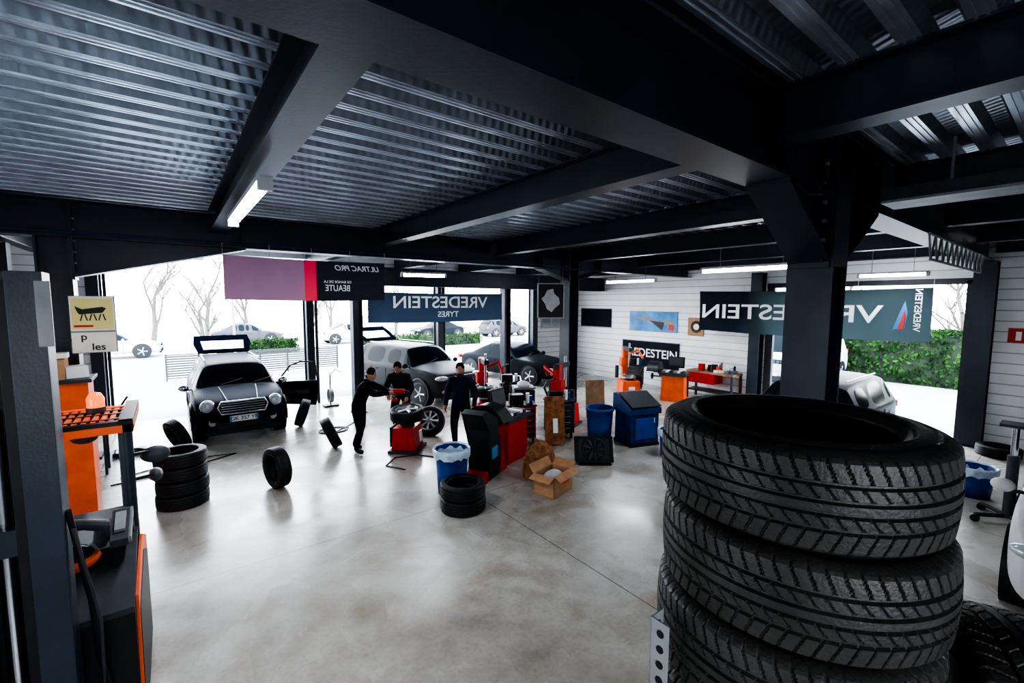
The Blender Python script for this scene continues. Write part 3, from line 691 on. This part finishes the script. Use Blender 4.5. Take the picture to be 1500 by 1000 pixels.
b.lathe([(.2,-.05),(.21,-.06),(.22,-.04),(.22,.0),(.2,.0)],(0,0,0),(0,1,0),'dark',30,closed=True);b.cyl((0,-.07,0),(0,.0,0),.06,'black')
for i in range(9):
    a=2*math.pi*i/9;b.box((.125*math.cos(a),-.04,.125*math.sin(a)),(.15,.012,.05),'dark',(.4,-a,0))
b.M=Matrix();b.b2((-.3,-.1,0),(.3,.15,.03),'black');b.obj('fan',e)
e=empty('parts_washer',(7.85,5.85,0),(0,0,-.3));b=MB()
b.b2((-.34,-.3,.06),(.34,.3,.68),'blue2');b.b2((-.36,-.32,0),(.36,.32,.06),'black')
b.prism([(-.38,-.34,.68),(-.38,.34,.68),(-.38,.34,1.05),(-.38,.2,1.05),(-.38,-.34,.80)],(.76,0,0),'blue2');b.box((0,-.1,.96),(.70,.56,.03),'dark',(.42,0,0));b.box((0,-.31,.38),(.5,.02,.45),'blue')
b.cyl((.2,-.33,.5),(.2,-.33,.6),.015,'chrome');b.obj('cabinet',e,.01)
def workbench(x,y,rot,w,clut,col='dark',top='dark'):
    e=empty('workbench',(x,y,0),(0,0,rot));b=MB()
    b.b2((-w/2,-.3,.82),(w/2,.3,.88),top)
    for sx in(-1,1):
        for sy in(-1,1): b.b2((sx*(w/2-.04)-.03,sy*.26-.03,0),(sx*(w/2-.04)+.03,sy*.26+.03,.82),col)
    b.b2((-w/2,-.28,.25),(w/2,.28,.28),col);b.b2((-w*.1,-.29,.5),(w*.45,.28,.82),'red')
    for z in(.58,.68,.78): b.box((w*.18,-.3,z),(.3,.02,.02),'chrome')
    cols=['red','dark','orange','gray','white','blue','black','black','dark']
    for i in range(clut):
        xx=random.uniform(-w/2+.1,w/2-.1);yy=random.uniform(-.2,.2);c=random.choice(cols);h=random.uniform(.06,.26)
        if i%3==0: b.cyl((xx,yy,.88),(xx,yy,.88+h),random.uniform(.03,.05),c,seg=12);b.cyl((xx,yy,.88+h),(xx,yy,.9+h),.02,'black',seg=10)
        elif i%3==1: b.box((xx,yy,.88+h/2),(random.uniform(.1,.25),.12,h),c,(0,0,random.uniform(-.5,.5)))
        else: b.box((xx,yy,.88+.04),(.26,.14,.08),c,(0,0,random.random()));b.tube([(xx-.09,yy,.96),(xx-.06,yy,1.02),(xx+.06,yy,1.02),(xx+.09,yy,.96)],.01,'black',6)
    b.obj('bench',e)
workbench(13.3,7.1,math.pi/2,1.5,14,'dark','wood')
b=MB();b.box((0,0,.5),(.42,.03,1.0),'card2',(-.12,0,.0));b.box((0,-.06,.4),(.1,.02,.3),'white',(-.12,0,0));b.obj('plywood_board',None,0,(6.3,6.75,0.03),(0,0,-.5))
b=MB();b.box((0,0,.48),(.5,.03,.96),'wood',(-.12,0,0));b.obj('plywood_board',None,0,(8.65,7.75,0.03),(0,0,-.5))
def trolley(x,y,rot,col,top=True):
    b=MB();b.b2((-.3,-.2,.12),(.3,.2,.8),col)
    for i in range(5): b.box((0,-.205,.2+.13*i),(.54,.012,.10),'dark');b.box((0,-.22,.24+.13*i),(.4,.02,.015),'chrome')
    for sx in(-.24,.24):
        for sy in(-.15,.15): b.cyl((sx-.02,sy,.06),(sx+.02,sy,.06),.06,'black')
    b.b2((-.32,-.22,.8),(.32,.22,.83),'black')
    if top:
        b.box((-.1,0,.93),(.3,.2,.2),'black');b.cyl((.15,0,.83),(.15,0,1.05),.04,'white');b.box((.22,.1,.9),(.1,.1,.14),'blue');b.tube([(-.2,.1,.83),(-.2,.1,1.25),(-.05,.05,1.3)],.02,'dark')
    b.obj('tool_trolley',None,.004,(x,y,0),(0,0,rot))
trolley(5.9,7.4,-.5,'red');trolley(6.8,7.15,-.5,'dark');trolley(12.9,9.8,-1.3,'dark');trolley(7.3,9.6,-.5,'dark')
b=MB();b.box((0,0,.45),(.5,.4,.9),'dark');b.box((0,-.21,.5),(.4,.02,.6),'black');b.box((0,0,.95),(.52,.42,.05),'gray');b.sph((0,0,1.02),(.16,.12,.08),'white');b.obj('waste_oil_drainer',None,.01,(6.7,8.3,0),(0,0,-.5))
b=MB();b.cyl((-.0,0,.05),(0,0,1.0),.02,'dark');b.tube([(0,0,.1),(.25,-.1,.1),(.5,-.3,.06)],.03,'dark');b.box((.1,0,.05),(.5,.3,.08),'dark');b.cyl((-.1,.16,.05),(-.1,-.16,.05),.05,'black');b.tube([(0,0,.95),(.12,0,1.15)],.02,'black');b.obj('trolley_jack',None,0,(-.85,11.3,0))
b=MB()
def hose(pts,mt='black'):
    b.tube([(x,y,.012) for x,y in pts],.011,mt,6)
hose([(2.9+.35*math.cos(a)*(1-.02*a),10.6+.28*math.sin(a)*(1-.02*a)) for a in [q*.35 for q in range(50)]]+[(3.4,10.9),(3.8,11.4)])
hose([(-.8,9.8),(-.4,10.0),(.1,10.05),(.5,10.2),(.9,10.1),(-.2,9.6),(-.9,9.5)])
hose([(4.4,7.2),(4.0,7.5),(3.7,7.9),(3.3,8.0),(3.0,7.7),(3.2,7.3)])
b.obj('air_hose')
b=MB();b.cyl((0,0,0),(0,0,.9),.02,'gray');b.lathe([(.18,-.05),(.2,-.05),(.2,.05),(.18,.05)],(0,0,.3),(1,0,0),'gray',20,closed=True);b.box((0,0,.03),(.4,.3,.04),'dark');b.tube([(0,0,.9),(.15,0,1.05),(.3,0,.95)],.015,'gray',6);b.obj('air_hose_stand',None,0,(3.55,13.2,0))
b=MB()
for sx,sy in((-.28,-.28),(.28,-.28),(.28,.28),(-.28,.28)):
    b.tube([(0,0,.1),(sx,sy,.1)],.03,'dark',8);b.cyl((sx-.02,sy,.05),(sx+.02,sy,.05),.05,'black')
b.cyl((0,0,.08),(0,0,.95),.06,'dark');b.cyl((0,0,.95),(0,0,1.35),.035,'chrome');b.box((0,0,1.37),(.3,.3,.04),'dark');b.cyl((.12,0,.1),(.12,0,.6),.04,'red');b.tube([(.0,-.05,.3),(-.3,-.2,.9),(-.5,-.3,1.1)],.014,'dark')
b.obj('transmission_jack',None,0,(9.0,.55,0))
tyre('tyre',(12.9,1.0,.103),(0,0,1))
b=MB();b.cyl((0,0,0),(0,0,.55),.08,'red');b.sph((0,0,.55),.08,'red');b.cyl((0,0,.6),(0,0,.68),.03,'black');b.tube([(0,0,.65),(.1,0,.6),(.12,0,.3)],.012,'black');b.box((0,.09,.35),(.05,.04,.5),'gray');b.obj('fire_extinguisher',None,0,(13.65,.55,1.05),(0,0,-1.57))
b=MB();b.b2((-.005,-.15,-.15),(.005,.15,.15),'red');b.b2((-.01,-.04,-.1),(.0,.04,.08),'white');b.obj('fire_safety_sign',None,0,(13.78,.95,2.35))
b=MB();b.b2((-.1,-.2,-.25),(.0,.2,.25),'lgray');b.b2((-.11,-.15,-.1),(-.1,.15,.18),'white');b.obj('electrical_box',None,.005,(13.79,.6,2.75))

# ---------------------------------------------------------------- reach truck at left
e=empty('forklift_truck',(0,0,0));b=MB()
for x in(-.98,-.60):
    b.b2((x-.07,3.42,0.02),(x+.07,3.44,3.15),'steel');b.b2((x-.07,3.44,0.02),(x-.05,3.62,3.15),'steel');b.b2((x+.05,3.44,.02),(x+.07,3.62,3.15),'steel')
b.b2((-.92,3.5,3.02),(-.66,3.56,3.15),'steel');b.b2((-.92,3.5,1.6),(-.66,3.56,1.75),'steel');b.b2((-.92,3.5,.1),(-.66,3.56,.6),'steel')
b.cyl((-.79,3.6,.1),(-.79,3.6,2.4),.04,'chrome');b.cyl((-.72,3.56,.1),(-.72,3.56,3.0),.012,'black')
b.b2((-.92,3.46,.02),(-.86,3.62,3.1),'black');b.b2((-.72,3.46,.02),(-.66,3.62,3.1),'black');b.b2((-.86,3.62,.02),(-.72,3.64,3.0),'black')
b.b2((-.56,3.40,2.75),(-.50,3.42,3.1),'gray')
b.b2((-1.1,3.72,.06),(-.28,4.95,.95),'black');b.prism([(-1.1,3.72,.95),(-.28,3.72,.95),(-.28,4.4,1.22),(-1.1,4.4,1.22)],(0,0,.04),'dark')
b.prism([(-.28,3.72,.06),(-.28,4.95,.06),(-.28,4.95,.95),(-.28,4.5,1.15),(-.28,3.8,1.02)],(.018,0,0),'orange');b.prism([(-.262,3.74,.1),(-.262,4.9,.1),(-.262,4.9,.85),(-.262,4.5,1.02),(-.262,3.84,.9)],(.004,0,0),'black')
b.b2((-1.1,4.6,.95),(-.3,4.95,1.1),'orange')
b.b2((-.95,4.35,.95),(-.30,4.62,1.30),'black');b.box((-.55,4.3,1.34),(.5,.4,.05),'gray',(.25,0,0));b.sph((-.66,4.1,1.24),(.2,.16,.08),'orange',16,10);b.sph((-.66,4.08,1.28),(.17,.13,.07),'glass',16,10)
b.tube([(-.46,4.15,1.3),(-.44,4.05,1.46),(-.52,3.97,1.52),(-.62,3.92,1.56)],[.05,.045,.035,.04],'dark',10);b.box((-.68,3.9,1.60),(.22,.12,.07),'gray',(0,.3,.2));b.box((-.36,4.2,1.36),(.1,.34,.06),'dark',(.3,0,0));b.box((-.36,4.2,1.40),(.06,.2,.03),'gray',(.3,0,0))
b.cyl((-.32,4.5,.95),(-.32,4.5,2.1),.045,'steel');b.cyl((-1.05,4.5,.95),(-1.05,4.5,2.1),.04,'steel')
b.b2((-1.1,4.15,2.06),(-.25,4.22,2.12),'orange');b.b2((-1.1,4.88,2.06),(-.25,4.95,2.12),'orange');b.b2((-.31,4.15,2.06),(-.25,4.95,2.12),'orange');b.b2((-1.1,4.15,2.06),(-1.03,4.95,2.12),'orange');b.b2((-.33,4.13,2.12),(-.25,4.97,2.15),'black');b.b2((-1.1,4.13,2.12),(-.25,4.19,2.15),'black')
x=-1.0
while x<-.34: b.b2((x,4.2,2.09),(x+.03,4.9,2.115),'orange');x+=.05
for yy in(4.4,4.6,4.75): b.b2((-1.05,yy,2.08),(-.28,yy+.03,2.12),'steel')
b.cyl((-.50,4.75,2.12),(-.50,4.75,2.16),.06,'dark');b.lathe([(.055,0),(.055,.07),(.035,.11),(0,.12)],(-.50,4.75,2.16),(0,0,1),'amber',16)
for x in(-.95,-.45): b.cyl((x-.06,4.8,.13),(x+.06,4.8,.13),.13,'black')
b.cyl((-.7,3.9,.11),(-.6,3.9,.11),.11,'black')
b.tube([(-.52,3.5,1.8),(-.46,3.55,1.2),(-.45,3.6,.8),(-.42,3.7,.5)],.016,'black');b.tube([(-.50,3.46,1.7),(-.42,3.5,1.1),(-.44,3.6,.6)],.010,'dark')
b.obj('truck_body',e,.004)
b=MB();b.sph((-.15,4.6,1.75),(.1,.04,.07),'dark',12,8);b.tube([(-.32,4.5,1.8),(-.15,4.6,1.78)],.012,'black',6);b.sph((-.16,4.7,1.55),(.05,.1,.05),'dark');b.tube([(-.32,4.5,1.6),(-.16,4.68,1.56)],.012,'black',6);b.sph((-.6,4.9,1.9),(.09,.04,.06),'dark',12,8);b.obj('mirrors',e)
e=empty('orange_tool_cabinet',(0,0,0));b=MB();b.b2((-1.5,7.3,0.04),(-.82,7.75,2.02),'orange');b.b2((-1.48,7.32,0),(-.84,7.73,.05),'black');b.b2((-1.165,7.29,.1),(-1.155,7.3,1.95),'dark');b.box((-1.08,7.285,1.0),(.02,.02,.2),'black');b.box((-.95,7.292,1.6),(.12,.01,.16),'black');b.b2((-1.55,7.25,2.02),(-.78,7.8,2.06),'dark');b.obj('cabinet',e,.006)
b=MB();b.box((-1.2,7.5,2.18),(.36,.3,.24),'card');b.box((-.95,7.55,2.13),(.2,.2,.14),'white',(0,0,.3));b.box((-1.15,7.5,2.34),(.3,.2,.06),'cream');b.cyl((-1.42,7.5,2.06),(-1.42,7.5,2.3),.05,'red');b.obj('stored_boxes',e)
b=MB();b.b2((-.35,-.25,.7),(.35,.25,.75),'dark')
for sx in(-.3,.3):
    for sy in(-.2,.2): b.cyl((sx,sy,0),(sx,sy,.7),.02,'dark')
b.box((0,0,.85),(.4,.3,.2),'gray');b.cyl((.2,0,.75),(.2,0,1.1),.05,'red');b.tube([(-.2,0,.8),(-.1,-.1,1.1),(.1,-.1,1.2)],.03,'black');b.box((0,0,.3),(.5,.4,.05),'dark');b.obj('service_stand',None,0,(-1.3,10.4,0))

# ---------------------------------------------------------------- signs
e=empty('tyre_brand_sign',(-.82,8.2,-.05));b=MB();b.b2((-.22,-.03,2.35),(.22,.03,3.1),'cream');b.b2((-.205,-.034,2.66),(.205,-.03,3.07),'yellow');b.b2((-.22,-.036,2.62),(.22,-.03,2.64),'gray')
b.tube([(-.22,0,2.35),(.22,0,2.35),(.22,0,3.1),(-.22,0,3.1),(-.22,0,2.35)],.014,'gray',6);b.b2((-.32,-.02,2.5),(-.2,.02,2.54),'dark');b.b2((-.32,-.02,2.95),(-.2,.02,2.99),'dark')
b.prism([(-.13,-.036,2.86),(.10,-.036,2.88),(.14,-.036,2.94),(.10,-.036,2.96),(-.10,-.036,2.93),(-.17,-.036,2.97),(-.15,-.036,2.9)],(0,-.003,0),'tblack')
for i in range(6): b.box((-.11+.045*i,-.037,2.82),(.013,.004,.09),'tblack',(0,.25*(-1)**i,0))
b.b2((-.19,-.036,2.69),(.0,-.034,2.72),'tred');b.obj('sign_board',e)
text('p',.13,'tblack',e,(-.1,-.036,2.56),(math.pi/2,0,0));text('les',.13,'tblack',e,(.04,-.036,2.42),(math.pi/2,0,0))
def banner(name,p0,p1,z0,z1,mats,wave=.03,sag=.04,n=40):
    p0=Vector(p0);p1=Vector(p1);d=p1-p0;L=d.length;ang=math.atan2(d.y,d.x)
    e=empty(name,(p0.x,p0.y,0),(0,0,ang));b=MB();H=z1-z0;rows=10
    g={}
    for i in range(n+1):
        for j in range(rows+1):
            x=L*i/n;z=z0+H*j/rows-sag*math.sin(math.pi*i/n);y=wave*math.sin(x*2.6+.6)*(1-j/rows*.6)+wave*.4*math.sin(x*7+z*3)
            g[i,j]=(x,y,z)
    for a,c,mt in mats:
        i0=int(round(a*n));i1=int(round(c*n));vs=[g[i,j] for i in range(i0,i1+1) for j in range(rows+1)];q=rows+1
        b.add(vs,[(i*q+j,(i+1)*q+j,(i+1)*q+j+1,i*q+j+1) for i in range(i1-i0) for j in range(rows)],mt,True)
    for f in(0,.25,.5,.75,1): b.tube([(L*f,0,z1-.02-sag*math.sin(math.pi*f)),(L*f,0,z1+.18)],.004,'lgray',5)
    b.obj('cloth',e);return e,L
e,L=banner('advertising_banner',(.68,8.12),(3.22,8.12),3.02,3.70,[(0,.45,'fab_pink'),(.45,.53,'fab_red'),(.53,1,'fab_blk')],.02,.02)
text('ULTRAC PRO',.13,'twhite',e,(L*.80,-.04,3.57),(math.pi/2,0,0),True,shear=.3);text('BEAUTE',.15,'twhite',e,(L*.66,-.04,3.22),(math.pi/2,0,0),True,sx=.8);text('DE BANDE DE LA',.06,'twhite',e,(L*.66,-.04,3.33),(math.pi/2,0,0),True)
e,L=banner('advertising_banner',(4.2,11.8),(8.6,11.8),2.42,3.26,[(0,1,'fab_dark')],.04,.03)
text('VREDESTEIN',.47,'twhite',e,(L*.50,-.09,2.96),(math.pi/2,0,0),True,sx=1.2);text('TYRES',.23,'twhite',e,(L*.54,-.09,2.62),(math.pi/2,0,0),True,sx=1.1)
e,L=banner('advertising_banner',(13.2,7.6),(13.2,2.2),2.15,3.35,[(0,.27,'fab_dark'),(.27,1,'fab_green')],.05,.04)
text('VREDESTEIN',.58,'twhite',e,(L*.435,-.12,2.72),(math.pi/2,0,0),True,sx=1.38);
text('VREDESTEIN',.17,'twhite',e,(L*.96,-.12,2.85),(math.pi/2,math.pi/2,0),True)
b=MB();b.prism([(L*.885,-.12,2.40),(L*.925,-.12,2.45),(L*.93,-.12,2.8),(L*.92,-.12,3.05),(L*.905,-.12,2.8)],(0,-.01,0),'tblue');b.prism([(L*.90,-.135,2.40),(L*.92,-.135,2.43),(L*.925,-.135,2.7),(L*.92,-.135,2.85)],(0,-.01,0),'tred');b.obj('emblem',e)
def poster(name,y0,y1,z0,z1,mt):
    e=empty(name,(13.76,0,0));b=MB();b.b2((0,y0,z0),(.03,y1,z1),mt);b.b2((-.004,y0,z0),(0,y1,z0+.02),'gray');b.b2((-.004,y0,z1-.02),(0,y1,z1),'gray');return e,b
M['skyblue']=nmat('poster_blue',(.02,.22,.50),.5,0,.5,2)
e,b=poster('aircraft_poster',8.7,10.7,1.95,2.68,'skyblue')
b.prism([(-.01,10.5,2.45),(-.01,10.0,2.5),(-.01,9.3,2.35),(-.01,8.9,2.42),(-.01,8.85,2.2),(-.01,9.4,2.2),(-.01,9.9,2.3)],(.006,0,0),'gray');b.prism([(-.012,9.8,2.35),(-.012,9.3,2.02),(-.012,9.2,2.3)],(.006,0,0),'dark');b.prism([(-.012,9.05,2.05),(-.012,8.85,2.0),(-.012,8.8,2.2),(-.012,9.0,2.25)],(.006,0,0),'tred');b.obj('print',e)
e,b=poster('tyre_poster',7.75,8.3,1.9,2.5,'card');b.cyl((-.006,8.0,2.2),(0,8.0,2.2),.2,'tblack');b.cyl((-.009,8.0,2.2),(-.003,8.0,2.2),.1,'cream');b.obj('print',e)
e,b=poster('dark_wall_banner',8.6,11.0,.65,1.6,'fab_blk');b.obj('print',e);text('VREDESTEIN',.42,'twhite',e,(-.02,9.8,1.15),(math.pi/2,0,-math.pi/2))
e,b=poster('dark_wall_poster',11.6,13.2,2.0,2.75,'fab_dark');b.obj('print',e)
e=empty('hanging_sign',(7.42,8.15,0),(0,0,-.5));b=MB();b.b2((-.33,-.03,2.6),(.33,.03,3.45),'tblack')
P=[(.02,2.75),(.1,2.85),(.22,2.95),(.2,3.1),(.08,3.2),(.05,3.32),(-.1,3.28),(-.16,3.15),(-.24,3.08),(-.15,2.95),(-.1,2.82)]
b.prism([(p,-.036,z) for p,z in P],(0,.004,0),'lgray')
for a,c in((-.33,-.31),(.31,.33)): b.b2((a,-.035,2.6),(c,.035,3.45),'lgray')
b.b2((-.33,-.035,2.6),(.33,.035,2.62),'lgray');b.b2((-.33,-.035,3.43),(.33,.035,3.45),'lgray')
for x in(-.3,.3): b.cyl((x,0,3.45),(x,0,3.82),.006,'gray')
b.obj('sign_board',e)
b=MB();b.b2((12.2,YF-.03,1.9),(13.3,YF,2.9),'lgray');b.b2((12.27,YF-.04,1.97),(13.23,YF-.02,2.83),'lamp');b.b2((12.73,YF-.05,1.97),(12.77,YF-.02,2.83),'lgray');b.obj('window_1')

# ---------------------------------------------------------------- outdoors
def tree(x,y,h,seed):
    rnd=random.Random(seed);b=MB()
    def br(p,d,l,r,lev):
        pts=[p];q=p.copy();dd=d.copy()
        for i in range(3):
            dd=(dd+Vector((rnd.uniform(-.15,.15),rnd.uniform(-.15,.15),.05))).normalized();q=q+dd*l/3;pts.append(q.copy())
        b.tube(pts,[r,r*.85,r*.7,r*.5],'bark',5,False)
        if lev==0:return
        for i in range(4 if lev>1 else 3):
            t=rnd.choice(pts[1:]);a=rnd.uniform(0,6.28)
            nd=(dd*.8+Vector((math.cos(a),math.sin(a),rnd.uniform(0,.6)))*.75).normalized();br(t,nd,l*rnd.uniform(.5,.75),r*.5,lev-1)
    br(Vector((0,0,-.05)),Vector((0,0,1)),h*.45,h*.024,4);b.obj('bare_tree',None,0,(x,y,0))
for i,(x,y,h) in enumerate([(-8,38,7),(-4.5,34,6),(-1,40,7.5),(1.5,30,5.5),(5,42,7),(8.5,36,6),(12,44,7),(16,38,6.5),(22,40,7),(-12,44,8),(-6,46,8),(2.5,46,8),(24.5,12,6),(25,7,6.5),(25.5,3,6)]): tree(x,y,h,i)
def hedge(x0,y0,x1,y1,h,leaves):
    b=MB()
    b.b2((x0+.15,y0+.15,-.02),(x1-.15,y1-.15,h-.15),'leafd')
    rnd=random.Random(3)
    for i in range(leaves):
        f=rnd.random()
        x=rnd.uniform(x0,x1);y=rnd.uniform(y0,y1);z=rnd.uniform(0,h)
        if f<.35: z=h-.12+rnd.uniform(-.05,.1)
        elif f<.7: x=x0+rnd.uniform(0,.16)
        else: y=y0+rnd.uniform(0,.16)
        n=noise.noise(Vector((x,y,z)))*.12;c=Vector((x-n,y-n,z+n));s=rnd.uniform(.05,.11)
        R=Euler((rnd.random()*3,rnd.random()*3,rnd.random()*3)).to_matrix()
        b.add([c+R@Vector(v)*s for v in((-1,0,0),(0,-.6,.1),(1,0,0),(0,.6,.1))],[(0,1,2,3)],'leaf')
    b.obj('hedge')
hedge(21.7,-3,23,16,2.0,14000)
hedge(2,28.5,6,29.3,.8,2500);hedge(9,27,18,28,.8,2500)
b=MB()
for i in range(7): b.b2((-.2+i*1.03-.03,20.9,-.02),(-.2+i*1.03+.03,20.96,1.0),'dark')
for z in(.08,.96): b.b2((-.2,20.91,z-.02),(6.0,20.95,z+.02),'dark')
for i in range(9): b.b2((-.2,20.915,.14+i*.09),(6,20.945,.20+i*.09),'dark')
b.obj('slatted_fence')
b=MB();b.cyl((0,0,-.02),(0,0,6),.06,'gray');b.box((.3,0,6),(.6,.2,.08),'gray');b.obj('street_lamp',None,0,(2.6,27,0))

# ---------------------------------------------------------------- world + lights
w=bpy.data.worlds.new('sky');scene.world=w;w.use_nodes=True;nt=w.node_tree;bg=nt.nodes['Background']
tc=nt.nodes.new('ShaderNodeTexCoord');sp=nt.nodes.new('ShaderNodeSeparateXYZ');nt.links.new(tc.outputs['Generated'],sp.inputs[0])
r=nt.nodes.new('ShaderNodeValToRGB');nt.links.new(sp.outputs['Z'],r.inputs['Fac'])
r.color_ramp.elements[0].position=0;r.color_ramp.elements[0].color=(.93,.96,1,1);r.color_ramp.elements[1].position=.6;r.color_ramp.elements[1].color=(.76,.88,1,1)
nt.links.new(r.outputs[0],bg.inputs['Color']);bg.inputs['Strength'].default_value=8.6
def portal(name,loc,rot,sx,sy):
    l=bpy.data.lights.new(name,'AREA');l.shape='RECTANGLE';l.size=sx;l.size_y=sy;l.cycles.is_portal=True
    o=bpy.data.objects.new(name,l);scene.collection.objects.link(o);o.location=loc;o.rotation_euler=rot
portal('portal_front_a',(.92,YF+.3,2.1),(math.radians(-90),0,0),4.7,4.3)
portal('portal_front_b',(7.4,YF+.3,1.8),(math.radians(-90),0,0),8.6,3.7)
portal('portal_right',(XR+.3,3.7,1.8),(0,math.radians(90),0),3.7,4.3)
portal('portal_left',(XL-.25,1.9,2.5),(0,math.radians(-90),0),1.3,2.3)
portal('portal_back',(0,YB-.25,2.45),(math.radians(90),0,0),3.3,1.2)
scene.view_settings.view_transform='AgX'
scene.view_settings.look='AgX - High Contrast'
scene.view_settings.exposure=1.2
# ---------------------------------------------------------------- camera
F,yaw,p,roll=655.,.653,.0886,.004
f=Vector((math.sin(yaw)*math.cos(p),math.cos(yaw)*math.cos(p),-math.sin(p)));rr=Vector((math.cos(yaw),-math.sin(yaw),0));u=rr.cross(f)
r2=rr*math.cos(roll)+u*math.sin(roll);u2=u*math.cos(roll)-rr*math.sin(roll)
cam=bpy.data.cameras.new('camera');co=bpy.data.objects.new('camera',cam);scene.collection.objects.link(co)
cam.sensor_width=36;cam.lens=F/1500*36;cam.clip_start=.05;cam.clip_end=300
co.matrix_world=Matrix(((r2.x,u2.x,-f.x,0),(r2.y,u2.y,-f.y,0),(r2.z,u2.z,-f.z,3.0),(0,0,0,1)))
scene.camera=co
